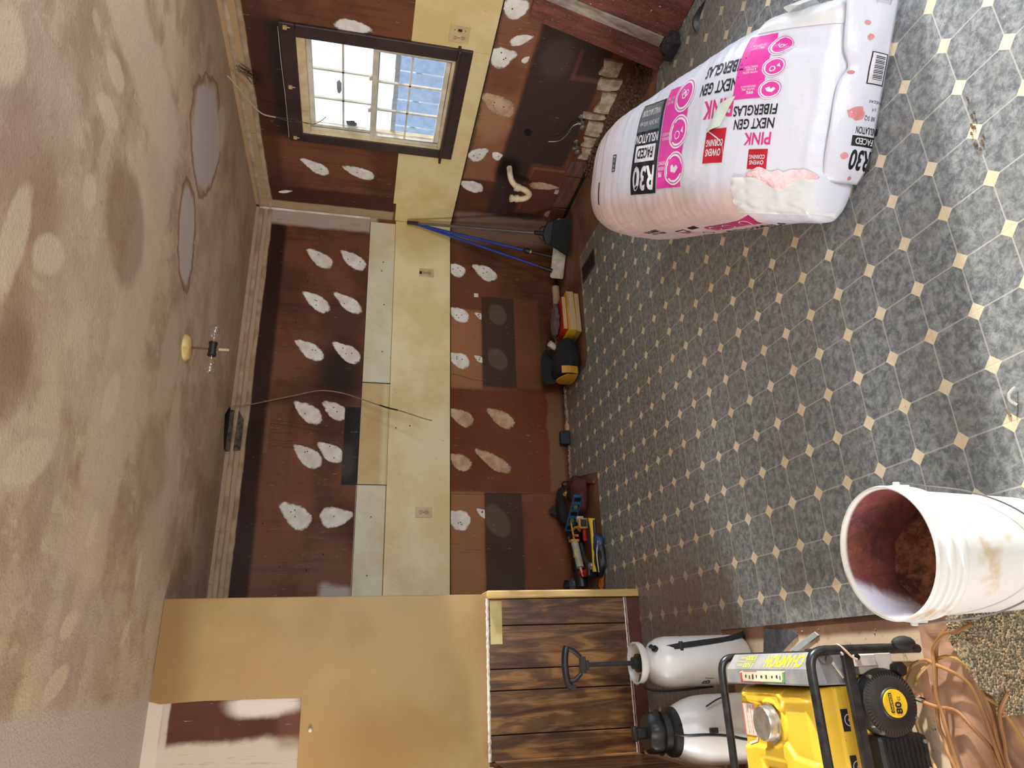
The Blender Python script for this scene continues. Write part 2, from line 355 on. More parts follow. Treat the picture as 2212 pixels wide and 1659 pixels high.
g = t.mix(t.mt('MULTIPLY', t.ramp(n2.outputs[0], .45, .7), .3), g, L(124, 118, 108))
g = t.mix(t.mt('MULTIPLY', ln, .75), g, L(186, 184, 174))
dcol = t.mix(t.ramp(n2.outputs[0], .4, .6), L(238, 222, 190), L(226, 206, 170))
g = t.mix(dot, g, dcol)
g = compose(t, g, [('box', -.6, .36, 2.7, 3.9, .10, (118, 92, 70), .25, .1), ('ell', .15, 3.2, .2, .35, 0, .6, (110, 80, 58), .42, .35), ('box', .2, .5, 3.0, 4.3, .12, (132, 112, 96), .3, .1), ('box', 2.62, 3.0, 1.5, 4.3, .05, (112, 94, 78), .45, .1), ('box', 1.15, 1.95, 4.6, 4.9, .08, (130, 112, 96), .45, .1)], (0, 1))
g = t.mix(t.mt('MULTIPLY', t.ramp(n3.outputs[0], .70, .78), .5), g, L(208, 202, 190))
t.bump(t.mt('ADD', t.mt('MULTIPLY', n1.outputs[0], .5), t.mt('MULTIPLY', ln, -.6)), .22, .003)
M_vinyl = t.done(g, t.ramp(n2.outputs[0], .3, .7, .30, .46))

# ---------------------------------------------------------------- setting: shell
def wall_x(name, x0, x1, y0, y1, holes, m):            # wall normal to x, holes (ya, yb, za, zb)
    b = MB(); ys = sorted({y0, y1, *[h[0] for h in holes], *[h[1] for h in holes]})
    for a, c in zip(ys, ys[1:]):
        hs = sorted([(h[2], h[3]) for h in holes if h[0] <= a+1e-6 and h[1] >= c-1e-6]); z = 0
        for h in hs:
            if h[0] > z: b.box(x0, x1, a, c, z, h[0])
            z = h[1]
        if z < H_: b.box(x0, x1, a, c, z, H_)
    return struct(b.build(name, m))
floor = MB().box(-4, R_+.12, -1.8, D_+.12, -.08, -.005).build('floor', M_floor); struct(floor)
V = MB()
V.prism([(.097, -1.7), (3.13, -1.7), (3.13, 2.70), (2.99, 2.78), (2.87, 3.0), (2.815, 3.4), (2.83, 4.02), (2.81, 4.25), (2.0, 4.25), (1.945, 4.31), (1.93, 4.815), (1.27, 4.815), (1.215, 4.6), (1.15, 4.24), (.42, 4.25), (.33, 4.30), (.3, 3.95), (-.455, 3.95), (-.455, 2.91), (.02, 2.888), (.096, 2.885)], -.005, 0)
V.build('vinyl_sheet', M_vinyl, floor)
wb = struct(MB().box(-1.5, R_+.12, D_, D_+.12, 0, H_+.30).build('wall_back', M_back))
wr = wall_x('wall_right', R_, R_+.12, -1.8, D_, [(3.055, 3.975, 1.07, 2.07), (1.10, 1.96, .895, 2.03), (-.18, .94, 0, 2.05)], M_right)
M_paint = mat('old_cream_paint', (196, 178, 146), .7, c2=(170, 148, 118), sc_=2, bump=.1)
M_paint2 = mat('adjoining_room_paint', (206, 192, 172), .7, sc_=2)
wall_x('wall_left', -4.12, -4, -1.8, D_, [(.2, 2.4, .85, 2.15)], M_paint2)  # unseen hole added for the left fill lamp
b = MB(); b.box(-4, .2, -1.8, -1.68, 0, H_).box(2.2, R_, -1.8, -1.68, 0, H_).box(.2, 2.2, -1.8, -1.68, 0, .6).box(.2, 2.2, -1.8, -1.68, 2.1, H_)  # unseen rear opening added to let fill light in
struct(b.build('wall_rear', M_paint))
wp = struct(MB().box(-4, .333, P_, P_+.13, 0, H_).build('wall_partition', M_part))
# ceiling with the hole knocked through at the back wall
b = MB(); b.box(-4.1, 1.385, -1.8, D_, H_, H_+.015); b.box(1.70, R_+.12, -1.8, D_, H_, H_+.015)
b.prism([(1.385, -1.8), (1.70, -1.8), (1.70, 4.76), (1.655, 4.735), (1.59, 4.65), (1.47, 4.70), (1.385, 4.77)], H_, H_+.015)
ceil = struct(b.build('ceiling', M_ceil))
b = MB(); b.box(1.36, 1.72, 4.60, D_, H_+.10, H_+.12).box(1.36, 1.385, 4.60, D_, H_+.015, H_+.10).box(1.70, 1.72, 4.60, D_, H_+.015, H_+.10).box(1.385, 1.70, 4.60, 4.64, H_+.015, H_+.10); b.box(1.385, 1.70, D_-.006, D_-.001, H_+.001, H_+.10); h = b.build('ceiling_cavity', M_dark, ceil)  # sides and back sheet coloured near-black, painting in the shade of the hole
M_lath = mat('grey_broken_plaster', (104, 92, 80), .9, c2=(56, 46, 40), sc_=30, bump=.5, bs=80)
b = MB(); b.prism([(1.40, 2.33), (1.62, 2.345), (1.68, 2.38), (1.69, 2.44), (1.385, 2.44)], 0, .003)
for i, v in enumerate(b.v): b.v[i] = (v[0], D_-.001-v[2], v[1])
b.build('broken_plaster_edge', M_lath, wb)

# half wall left of the sprayers, capped
b = MB().box(-.58, -.462, 2.55, P_, 0, .84); hw = struct(b.build('wall_half', M_part))
# cream sheets
def sheet(name, wall, pts, th, m, axis):
    b = MB(); b.prism(pts, 0, th)
    for i, v in enumerate(b.v):
        b.v[i] = (v[0], D_-v[2], v[1]) if axis == 'b' else (v[0], P_-v[2], v[1]) if axis == 'p' else (R_-v[2], v[0], v[1])
    return b.build(name, m, wall, bevel=.0008)
rect = lambda a, b_, c, d: [(a, c), (b_, c), (b_, d), (a, d)]
sheet('backsplash_sheet', wb, rect(.30, 3.386, .905, 1.352), .004, M_cream_back, 'b')
sheet('backsplash_strip', wb, rect(1.947, 3.352, 1.355, 1.556), .007, M_cream_strip, 'b')
sheet('backsplash_strip', wb, rect(.30, 1.172, 1.357, 1.560), .007, M_cream_strip, 'b')
sheet('backsplash_patch', wb, rect(1.178, 1.941, 1.354, 1.556), .003, M_cream_gap, 'b')
sheet('backsplash_sheet', wr, rect(1.95, 3.04, .905, 1.38), .004, M_cream_right, 'r')
sheet('backsplash_sheet', wr, rect(3.042, 3.985, .905, 1.04), .004, M_cream_right, 'r')
sheet('backsplash_sheet', wr, [(3.987, .905), (4.826, .905), (4.826, 1.362), (4.60, 1.364), (4.60, 1.387), (3.987, 1.387)], .004, M_cream_right, 'r')
for a, c, z in ((.30, 3.386, .902), (.30, 3.35, 1.5565)):
    MB().box(a, c, D_-.008, D_-.001, z-.003, z+.001).build('caulk_line', M_screw, wb)
MB().box(1.942, 1.947, D_-.006, D_-.001, 1.35, 1.556).build('caulk_line', M_screw, wb)
MB().box(1.1725, 1.178, D_-.006, D_-.001, 1.35, 1.556).build('caulk_line', M_screw, wb)
MB().box(R_-.007, R_-.001, 1.95, 4.826, .898, .904).build('caulk_line', M_screw, wr)
# partition sheet with the cut-out
b = [(-4, .853), (.333, .853), (.333, 2.438), (-.118, 2.438), (-.13, 2.39), (-.124, 2.2), (-.13, 1.765), (-.43, 1.762), (-4, 1.76)]
sheet('cream_panel', wp, b, .006, M_cream_part, 'p')
MB().box(.331, .336, P_-.004, P_+.13, .853, 2.44).build('cream_edge', M_cream_part, wp)
# wood panelling, plank by plank
t = NT('dark_walnut_panelling'); n1 = t.noise(1.6, 6, .6, (9, 9, .9), dist=1.6); n2 = t.noise(3.5, 3, .5, (2.5, 2.5, .8), loc=(2, 0, 5), dist=1.5); n3 = t.noise(40, 2, .5, (4, 4, .4))
col = t.mix(t.ramp(n1.outputs[0], .36, .62), L(78, 50, 30), L(150, 106, 60))
col = t.mix(t.mt('MULTIPLY', t.ramp(n2.outputs[0], .45, .6), .6), col, L(58, 36, 24))
col = t.mix(t.mt('MULTIPLY', t.ramp(n3.outputs[0], .55, .65), .3), col, L(50, 30, 20))
t.bump(n3.outputs[0], .1, .002); M_panel = t.done(col, .38)
xs = [.312, .176, -.036, -.138, -.34, -.458]
for a, c in zip(xs, xs[1:]):
    b = MB().box(c+.003, a-.003, P_-.008, P_-.001, .085, .848); b.build('panel_plank', M_panel, wp, bevel=.0015)
MB().box(-.458, .31, P_-.002, P_-.0005, .08, .85).build('panel_backing', M_dark, wp)
ys = [3.76, 3.55, 3.35, 3.2, 2.95, 2.75, 2.56]
for a, c in zip(ys, ys[1:]):
    MB().box(-.461, -.452, c+.003, a-.003, .085, .83).build('panel_plank', M_panel, hw, bevel=.0015)
b = MB(); random.seed(3)
pts = [(.31+0*i, 0) for i in range(1)]
b.grid(lambda u, v: (-.455+.77*u, P_-.009-.004*math.sin(PI*v)*(1+noise.noise(Vector((u*30, 0, 0)))), .845+.016*v+.004*noise.noise(Vector((u*40, v, 3)))), 80, 4)
b.build('torn_edge_bead', M_plaster, wp)
MB().box(.085, .30, P_-.0095, P_-.0078, .775, .838).build('paper_remnant', mat('yellowed_paper', (208, 188, 132), .7, c2=(186, 164, 108)), wp)
b = MB().box(.312, .352, P_-.035, P_+.13, 0, .857); tr = b.build('trim_1', M_trimwood, bevel=.006); struct(tr)
b = MB().box(-.458, .31, P_-.018, P_, .0, .082); bb = b.build('baseboard_partition', M_redwood, bevel=.003); struct(bb)
b = MB(); b.grid(lambda u, v: (-.455+.765*u, P_-.019+.006*v, .074+.014*v+.004*noise.noise(Vector((u*50, v, 1)))), 60, 2); b.build('plaster_crumb_line', M_plaster, bb)
b = MB(); b.tube([(-.50, 3.70, .86), (-.51, 3.2, .865), (-.52, 2.56, .86)], .032, 12, smooth=3); hc = b.build('trim_2', M_white_old, smooth=True); struct(hc)
b = MB().box(-.465, -.445, 2.55, P_-.02, 0, .05); struct(b.build('baseboard_left', mat('scuffed_pink_trim', (198, 160, 134), .6), bevel=.003))
# cove at the ceiling line: thin tape ridges standing proud
for nm, par, f in (('tape_ridge', wb, lambda u, v, z: (.2+3.19*u, D_-.002-.006*math.sin(PI*v), z+.03*v+.004*noise.noise(Vector((u*14, v, z))))),
                   ('tape_ridge', wr, lambda u, v, z: (R_-.002-.006*math.sin(PI*v), 1.8+3.03*u, z+.03*v+.004*noise.noise(Vector((u*14, v, z)))))):
    for z in (2.318, 2.385):
        MB().grid(lambda u, v: f(u, v, z), 90, 4).build(nm, mat('ceiling_tape', (182, 156, 124), .75, c2=(150, 120, 92), bump=.3), par, smooth=True)
# corner tape ridge
b = MB(); b.grid(lambda u, v: (R_-.004-.012*v, D_-.004-.012*(1-v), 1.56+.85*u), 30, 2)
b.build('corner_tape', M_white_old, wb)

# ---------------------------------------------------------------- plaster patches over the screws
t = NT('feathered_plaster'); at_ = t.n('ShaderNodeAttribute', attribute_name='fe'); n = t.noise(38, 3, .5, (1, 1, 1)); n2 = t.noise(14, 4, .6)
f = t.mt('ADD', at_.outputs['Fac'], t.mt('MULTIPLY', t.mt('SUBTRACT', n.outputs[0], .5), .42))
al = t.ramp(f, .18, .42)
col = t.mix(t.ramp(n2.outputs[0], .35, .65), L(238, 232, 224), L(220, 208, 194))
t.lk(al, t.b.inputs['Alpha']); M_feather = t.done(col, .8)
t.bump(n.outputs[0], .2, .003)
t2 = NT('feathered_tan_plaster'); at2 = t2.n('ShaderNodeAttribute', attribute_name='fe'); n = t2.noise(60, 4, .65); n2 = t2.noise(14, 4, .6)
f = t2.mt('ADD', at2.outputs['Fac'], t2.mt('MULTIPLY', t2.mt('SUBTRACT', n.outputs[0], .5), .6)); t2.lk(t2.ramp(f, .18, .42), t2.b.inputs['Alpha'])
M_feather2 = t2.done(t2.mix(t2.ramp(n2.outputs[0], .35, .65), L(206, 174, 138), L(180, 140, 106)), .8)
def patch(wall, ax, a, z, ra, rz, rot, seed, tan=False, holes=2, clip=None):
    b = MB(); n = 28; rng = random.Random(seed); c, s_ = math.cos(math.radians(rot)), math.sin(math.radians(rot)); fe = []
    ra *= 1.16; rz *= 1.16; rings = (0, .45, .8, 1.0)
    def P(r, t):
        k = 1+.13*noise.noise(Vector((math.cos(t)*1.2, math.sin(t)*1.2, seed*3.1)))+.04*noise.noise(Vector((math.cos(t)*5, math.sin(t)*5, seed)))
        if math.cos(t) < -.8: k += .22*(-math.cos(t)-.8)/.2      # the knife's drawn-out tail
        u, v = math.cos(t)*ra*r*k, math.sin(t)*rz*r*k*(1-.22*math.cos(t)*-1)
        h = .0018*(1-r*r)+.0006
        x, y = a+u*c-v*s_, z+u*s_+v*c
        if clip: x = max(clip[0], min(clip[1], x)); y = max(clip[2], min(clip[3], y))
        return (x, D_-h, y) if ax == 'b' else (R_-h, x, y) if ax == 'r' else (x, P_-h, y)
    vs = [P(0, 0)]; fe.append(1)
    for r in rings[1:]:
        for j in range(n): vs.append(P(r, 2*PI*j/n)); fe.append((1-r)**.7)
    fs = [(0, 1+j, 1+(j+1) % n) for j in range(n)]
    for i in range(len(rings)-2):
        for j in range(n): fs.append((1+i*n+j, 1+(i+1)*n+j, 1+(i+1)*n+(j+1) % n, 1+i*n+(j+1) % n))
    me = bpy.data.meshes.new('plaster_patch'); me.from_pydata(vs, [], fs); me.materials.append(M_feather2 if tan else M_feather)
    me.attributes.new('fe', 'FLOAT', 'POINT').data.foreach_set('value', fe)
    o = bpy.data.objects.new('plaster_patch', me); C.objects.link(o); o.parent = wall
    hb = MB()
    for k in range(holes):
        u, v = rng.uniform(-.35, .35)*ra, rng.uniform(-.4, .4)*rz; x, y = a+u*c-v*s_, z+u*s_+v*c; h = .0026
        p0, p1 = ((x, D_-h-.0008, y), (x, D_-h+.001, y)) if ax == 'b' else ((R_-h-.0008, x, y), (R_-h+.001, x, y)) if ax == 'r' else ((x, P_-h-.0008, y), (x, P_-h+.001, y))
        hb.cyl(p0, p1, .0045, n=7)
    if holes: hb.build('screw_hole', M_screw, o)
UP = [(2.966, 1.924), (2.976, 1.667), (2.581, 1.921), (2.590, 1.688), (2.177, 1.942), (2.176, 1.676), (1.689, 1.916), (1.369, 1.899), (.952, 1.942), (.948, 1.690)]
for i, (x, z) in enumerate(UP): patch(wb, 'b', x, z, .115 if i != 9 else .105, .060 if i < 8 else .072, 233 if i != 9 else 95, i+1, holes=1+i % 3)
patch(wb, 'b', 1.713, 1.73, .10, .06, 235, 21, clip=(1, 2, 1.666, 2)); patch(wb, 'b', 1.401, 1.74, .10, .06, 235, 22, clip=(1, 2, 1.666, 2))
for i, (x, z, r1, r2, tn, cl) in enumerate([(2.973, .85, .075, .06, 0, (2.5, 3.2, .6, .9)), (2.971, .614, .105, .065, 0, None), (2.564, .83, .085, .062, 0, (2, 3, .6, .9)), (2.17, .83, .085, .062, 0, (2, 3, .6, .9)), (1.702, .815, .1, .06, 1, (1.2, 2, .6, .9)), (1.712, .515, .115, .06, 1, None), (1.359, .825, .09, .06, 1, (1, 2, .6, .9)), (1.369, .58, .14, .055, 1, None), (.938, .835, .08, .075, 0, (.5, 2, .6, .9)), (2.567, .665, .04, .025, 0, (2, 3, .652, .9)), (2.19, .675, .04, .025, 0, (2, 3, .652, .9)), (.985, .665, .05, .03, 0, (.5, 2, .654, .9))]):
    patch(wb, 'b', x, z, r1, r2, 238, 40+i, tan=bool(tn), holes=3 if not tn else 0, clip=cl)
for i, (y, z, r1, r2, ro, h) in enumerate([(4.271, 1.964, .11, .055, 307, 1), (4.277, 1.654, .115, .06, 292, 1), (4.60, 2.205, .05, .018, 70, 0), (3.0, 1.72, .10, .05, 90, 0), (2.70, .828, .07, .075, 60, 1), (2.905, .751, .07, .035, 60, 0), (3.047, .836, .08, .08, 60, 3), (3.433, .775, .13, .075, 300, 3), (3.927, .829, .08, .06, 40, 3), (3.915, .69, .035, .05, 60, 1), (4.285, .81, .10, .06, 290, 0), (4.187, .276, .115, .045, 90, 0), (4.521, .12, .055, .045, 80, 0), (3.04, .69, .03, .02, 30, 0)]):
    patch(wr, 'r', y, z, r1, r2, ro, 70+i, tan=i in (11, 12, 7), holes=h)
# hairline cracks and a raised drip line on the upper wall
b = MB(); rng = random.Random(21)
def crack(x0, z0, x1, z1, n=22, r=.0013, am=.012):
    pts = []
    for i in range(n+1):
        f = i/n; pts.append((x0+(x1-x0)*f+am*noise.noise(Vector((f*6, x0*9, z0))), D_-.0008, z0+(z1-z0)*f+am*.6*noise.noise(Vector((f*9, z1*9, x0)))))
    b.tube(pts, r, 4)
for q in [(1.60, 2.17, 1.55, 1.70), (1.62, 2.14, 1.60, 1.80), (1.54, 2.31, 1.53, 2.02), (1.47, 2.30, 1.48, 1.98), (1.46, 2.12, 1.44, 1.68), (1.44, 2.15, 1.42, 1.90), (2.05, .885, 1.95, .40), (1.12, .90, 1.14, .10)]: crack(*q)
o = b.build('wall_cracks', M_screw, wb); o['kind'] = 'stuff'
b = MB(); b.grid(lambda u, v: (1.38+.33*u, D_-.0005-.003*math.sin(PI*v), 2.172+.030*v+.006*noise.noise(Vector((u*9, v, 2)))), 30, 4); b.build('paint_ridge', mat('brown_paint_ridge', (112, 74, 50), .7), wb, smooth=True)
# stray screws
b = MB(); rng = random.Random(5)
for x, z in [(2.98, 1.44), (2.6, 1.42), (2.2, 1.42), (1.6, 1.30), (.95, 1.45), (.56, 1.46), (.6, 1.85), (.62, 2.02), (.9, 2.15), (1.62, 1.2), (2.9, 1.45), (.7, 1.75), (2.75, 2.0), (2.4, 2.06)]:
    b.cyl((x, D_-.009, z), (x, D_+.001, z), .005, n=7)
b.build('screw_hole', M_screw, wb)
b = MB(); b.box(2.735, 2.77, D_-.004, D_, .675, .71); b.cyl((2.752, D_-.006, .69), (2.752, D_, .69), .009, n=8); b.build('plaster_chip', M_plaster, wb, bevel=.003)
tag_tab = MB().box(R_-.003, R_, 4.21, 4.26, .115, .165).build('paper_tab', mat('pale_paper', (216, 196, 160), .8), wr)
b = MB(); b.ball((-.27, P_-.012, 1.715), .010, 10); b.build('wall_nail', M_white_old, wp, smooth=True)

# broken strip along the foot of the right wall
M_chunk = mat('broken_plaster_chunk', (196, 178, 152), .9, c2=(150, 128, 104), sc_=20, bump=.6, bs=50)
rng = random.Random(11)
for y0, y1, z0, z1 in [(2.93, 3.06, .09, .22), (3.07, 3.17, .05, .19), (3.18, 3.36, .04, .15), (3.37, 3.43, .05, .20), (3.45, 3.58, .02, .14), (3.60, 3.70, .02, .13), (3.71, 3.83, .01, .11)]:
    pts = [(y0+rng.uniform(0, .02), z0+rng.uniform(-.01, .02)), ((y0+y1)/2, z0+rng.uniform(-.02, .01)), (y1-rng.uniform(0, .02), z0+rng.uniform(-.01, .02)), (y1, (z0+z1)/2), (y1-rng.uniform(0, .02), z1), ((y0+y1)/2, z1+rng.uniform(-.02, .01)), (y0+rng.uniform(0, .01), z1+rng.uniform(-.01, .01))]
    sheet('plaster_chunk', wr, pts, rng.uniform(.010, .022), M_chunk, 'r')
M_kick = mat('dark_kick_board', (120, 84, 64), .6, c2=(92, 60, 46), stretch=(1, .5, 4))
for y0, y1, z1 in [(3.86, 4.03, .15), (4.04, 4.42, .135), (4.43, 4.62, .13), (4.63, 4.825, .12)]:
    MB().box(R_-.012, R_, y0, y1-.006, .012, z1).build('kick_board', M_kick, wr, bevel=.002)
MB().box(R_-.03, R_, 3.83, 4.825, -.004, .010).build('floor_gap', M_dark, wr)
MB().box(1.94, R_-.02, D_-.02, D_, -.004, .012).build('floor_gap', M_dark, wb)
# crumbs of plaster along the foot of the back wall
b = MB(); rng = random.Random(2)
for i in range(220):
    x = rng.uniform(1.15, 1.98); y = D_-.012-abs(rng.gauss(0, .018)); r = rng.uniform(.003, .012)
    b.ball((x, y, r*.5), r, 6, sq=(1.3, .9, .8), amp=.6)
for i in range(160):
    x = rng.uniform(.3, 3.2); y = D_-.006-abs(rng.gauss(0, .015)); r = rng.uniform(.002, .006)
    b.ball((x, y, r*.5), r, 6)
o = b.build('plaster_crumbs', M_chunk, wb); o['kind'] = 'stuff'
b = MB()
for i in range(1500):
    y = rng.uniform(2.78, 3.9); x = R_-.02-abs(rng.gauss(0, .12))*(1 if y < 3.6 else .5); r = rng.uniform(.002, .009)
    if x < 2.9: continue
    b.ball((x, y, max(0, .05-(R_-x)*.2)*rng.random()+r*.4), r, 6, sq=(1.4, 1, .7))
o = b.build('sawdust_rubble', mat('brown_rubble', (118, 88, 66), .95, c2=(84, 58, 42), sc_=40)); tag(o, 'brown crumbs of rubble heaped along the foot of the wall under the drain pipe', 'rubble'); o['kind'] = 'stuff'
b = MB()
b.grid(lambda u, v: (R_-.003-.26*v, 2.80+.9*u, .055*(1-v)**1.5*(.5+.5*math.sin(PI*min(1, u*1.1)))+.006*noise.noise(Vector((u*20, v*8, 0)))-.002), 60, 20)
o2 = b.build('rubble_bed', mat('brown_dust', (104, 76, 58), .95, c2=(78, 54, 40), sc_=40, bump=.6)); o2.parent = o
# loose specks over both floors
b = MB()
for i in range(520):
    x, y = rng.uniform(-.3, 2.8), rng.uniform(1.0, 4.2); r = rng.uniform(.001, .0028)
    if x < .1: y = rng.uniform(1.5, 2.85); r *= 1.3
    bu = (x-1.3)*.5533+(y-1.62)*.833; bl = (x-1.3)*.833-(y-1.62)*.5533
    if -.1 < bu < 1.5 and -.12 < bl < .76: continue
    b.ball((x, y, 0 if x > .1 else -.004), r, 4)
o = b.build('floor_debris', mat('floor_grit', (196, 182, 160), .9, c2=(96, 72, 54), sc_=60)); tag(o, 'loose grit and crumbs scattered over the patterned floor', 'debris'); o['kind'] = 'stuff'

# ---------------------------------------------------------------- window in the right wall
M_case = mat('dark_brown_casing', (62, 44, 42), .45, c2=(50, 36, 35), bump=.08)
M_frame = mat('yellowed_window_frame', (222, 200, 158), .5, c2=(200, 172, 126), bump=.05)
M_sash = mat('white_sash', (224, 214, 194), .45)
t = NT('dusty_glass'); nt = t.t
tr_ = t.n('ShaderNodeBsdfTransparent'); gl = t.n('ShaderNodeBsdfGlossy'); df = t.n('ShaderNodeBsdfDiffuse'); df.inputs[0].default_value = (.8, .85, .9, 1)
gl.inputs['Roughness'].default_value = .05; m1 = t.n('ShaderNodeMixShader'); m2 = t.n('ShaderNodeMixShader')
nn = t.noise(7, 5, .6); t.lk(t.ramp(nn.outputs[0], .4, .7, .02, .10), m1.inputs[0]); t.lk(tr_.outputs[0], m1.inputs[1]); t.lk(df.outputs[0], m1.inputs[2])
m2.inputs[0].default_value = .06; t.lk(m1.outputs[0], m2.inputs[1]); t.lk(gl.outputs[0], m2.inputs[2]); t.lk(m2.outputs[0], t.out.inputs[0]); M_glass = t.m
win = struct(MB().box(R_-.001, R_+.12, 3.055, 3.075, 1.07, 2.07).box(R_-.001, R_+.12, 3.955, 3.975, 1.07, 2.07).box(R_-.001, R_+.12, 3.075, 3.955, 1.07, 1.085).box(R_-.001, R_+.12, 3.075, 3.955, 2.055, 2.07).build('window_1', M_frame))
cz = R_-.020
for y0, y1, z0, z1 in ((3.030, 3.118, 1.095, 2.035), (3.912, 3.995, 1.095, 2.035), (3.030, 3.995, 2.036, 2.125), (3.030, 3.995, 1.012, 1.085)):
    MB().box(cz, R_, y0, y1, z0, z1).build('casing_board', M_case, win, bevel=.004)
MB().box(R_-.055, R_+.03, 3.012, 4.012, 1.086, 1.104).build('window_stool', M_case, win, bevel=.005)
# outer frame and tracks
for y0, y1, z0, z1, x0, x1 in ((3.075, 3.12, 1.104, 2.055, R_-.012, R_+.10), (3.905, 3.955, 1.104, 2.055, R_-.012, R_+.10), (3.12, 3.905, 1.104, 1.125, R_-.012, R_+.10), (3.12, 3.905, 1.985, 2.036, R_-.012, R_+.10)):
    MB().box(x0, x1, y0, y1, z0, z1).build('window_frame', M_frame, win, bevel=.003)
for x in (R_+.022, R_+.055): MB().box(x, x+.006, 3.885, 3.906, 1.12, 1.99).build('sash_track', M_sash, win)
def sash(x, z0, z1, y0, y1, nm):
    b = MB(); w = .034
    b.box(x, x+.026, y0, y0+w, z0, z1).box(x, x+.026, y1-w, y1, z0, z1).box(x, x+.026, y0+w, y1-w, z0, z0+w).box(x, x+.026, y0+w, y1-w, z1-w, z1)
    s = b.build(nm, M_sash, win, bevel=.003)
    MB().box(x+.012, x+.015, y0+w, y1-w, z0+w, z1-w).build('pane', M_glass, s)
    for k in (1, 2):
        y = y0+w+(y1-y0-2*w)*k/3; MB().box(x+.006, x+.020, y-.006, y+.006, z0+w, z1-w).build('muntin', M_sash, s)
    z = (z0+z1)/2; MB().box(x+.006, x+.020, y0+w, y1-w, z-.006, z+.006).build('muntin', M_sash, s)
    return s
s1 = sash(R_+.005, 1.125, 1.592, 3.12, 3.905, 'lower_sash')
s2 = sash(R_+.040, 1.556, 1.990, 3.12, 3.905, 'upper_sash')
for y in (3.35, 3.62):
    b = MB().box(R_-.012, R_+.006, y-.018, y+.018, 1.590, 1.600); b.box(R_-.010, R_+.002, y-.006, y+.022, 1.600, 1.612); b.build('sash_lock', M_white_old, win, bevel=.002)
for y in (3.055, 3.50, 3.955):
    b = MB().box(cz-.012, cz, y-.010, y+.010, 2.078, 2.100).box(cz-.014, cz-.008, y-.010, y-.006, 2.06, 2.08); b.build('curtain_bracket', mat('brass_bracket', (206, 174, 116), .4), win)
MB().tube([(cz-.001, 3.06, 2.128), (cz-.001, 3.3, 2.130), (cz-.001, 3.6, 2.127), (cz-.001, 3.96, 2.130)], .0018, 5, smooth=5).build('paint_line', M_white_old, win)
# a dried leaf stuck behind the upper pane and dirt heaped on the sill
b = MB(); b.ball((R_+.085, 3.55, 1.80), .035, 12, sq=(.25, 1.6, .45), amp=.3); b.build('dirt_clump', mat('grey_dirt', (104, 100, 98), .9), win, smooth=True)
b = MB(); b.ball((R_+.075, 3.86, 1.72), .03, 12, sq=(.3, .9, 1.1), amp=.5); b.build('dirt_clump', mat('dark_grit', (70, 66, 66), .9), win, smooth=True)
# storm window bar behind the sashes
MB().box(R_+.095, R_+.112, 3.075, 3.955, 1.425, 1.455).build('storm_rail', mat('grey_storm_rail', (150, 158, 168), .5), win)
for y in (3.09, 3.92): MB().box(R_+.095, R_+.112, y, y+.02, 1.085, 2.055).build('storm_stile', mat('grey_storm_stile', (176, 184, 192), .5), win)

# unseen openings nearer the camera: a second window and the doorway that let the sun in
w2 = struct(MB().box(R_-.01, R_+.12, 1.10, 1.12, .895, 2.03).box(R_-.01, R_+.12, 1.94, 1.96, .895, 2.03).box(R_-.01, R_+.12, 1.12, 1.94, .885, .900).box(R_-.01, R_+.12, 1.12, 1.94, 2.01, 2.03).build('window_2', M_frame))
MB().box(R_+.04, R_+.07, 1.12, 1.88, 1.465, 1.495).build('sash_rail', M_sash, w2)
struct(MB().box(R_-.01, R_+.12, -.20, -.18, 0, 2.07).box(R_-.01, R_+.12, .94, .96, 0, 2.07).box(R_-.01, R_+.12, -.18, .94, 2.05, 2.07).build('door_1', M_white_old))
# outside
g = MB().box(R_+.13, 40, -20, 25, -.55, -.5).build('ground', mat('dry_yard', (170, 170, 150), .9, c2=(140, 146, 120), sc_=.6)); struct(g)
fence = thing('yard_fence', 'pale board fence seen faintly through the window panes', 'fence', (R_+5.5, 7.0, -.5))
M_fence = mat('weathered_fence', (190, 196, 204), .8, c2=(168, 176, 188))
for i in range(26):
    b = MB().box(0, .02, -4+i*.31, -4+i*.31+.28, 0, 1.75+.02*(i % 3)); b.build('picket', M_fence, fence)
b = MB().box(.02, .06, -4, 4.06, 1.35, 1.45); b.build('rail', M_fence, fence); MB().box(.02, .06, -4, 4.06, .3, .4).build('rail', M_fence, fence)
# ================================================================ things
# ---- text helper
def text_geo(s, size=1.0, font_bold=.0, sx=1.0, align='LEFT'):
    cu = bpy.data.curves.new('t', 'FONT'); cu.body = s; cu.size = size; cu.offset = font_bold; cu.align_x = align; cu.fill_mode = 'FRONT'
    cu.resolution_u = 3
    ob = bpy.data.objects.new('t', cu); C.objects.link(ob); dg = bpy.context.evaluated_depsgraph_get(); me = ob.evaluated_get(dg).to_mesh()
    vs = [(v.co.x*sx, v.co.y) for v in me.vertices]; fs = [tuple(p.vertices) for p in me.polygons]
    ob.evaluated_get(dg).to_mesh_clear(); bpy.data.objects.remove(ob); bpy.data.curves.remove(cu)
    return vs, fs
def fit_text(s, x0, x1, y0, y1, bold=.0):              # text stretched into a rectangle
    vs, fs = text_geo(s, 1, bold)
    ax = min(v[0] for v in vs); bx = max(v[0] for v in vs); ay = min(v[1] for v in vs); by = max(v[1] for v in vs)
    return [(x0+(v[0]-ax)/(bx-ax)*(x1-x0), y0+(v[1]-ay)/(by-ay)*(y1-y0)) for v in vs], fs
def rect_geo(x0, x1, y0, y1, n=10):
    vs = [(x0+(x1-x0)*i/n, y0+(y1-y0)*j/n) for i in range(n+1) for j in range(n+1)]; w = n+1
    return vs, [(i*w+j, (i+1)*w+j, (i+1)*w+j+1, i*w+j+1) for i in range(n) for j in range(n)]
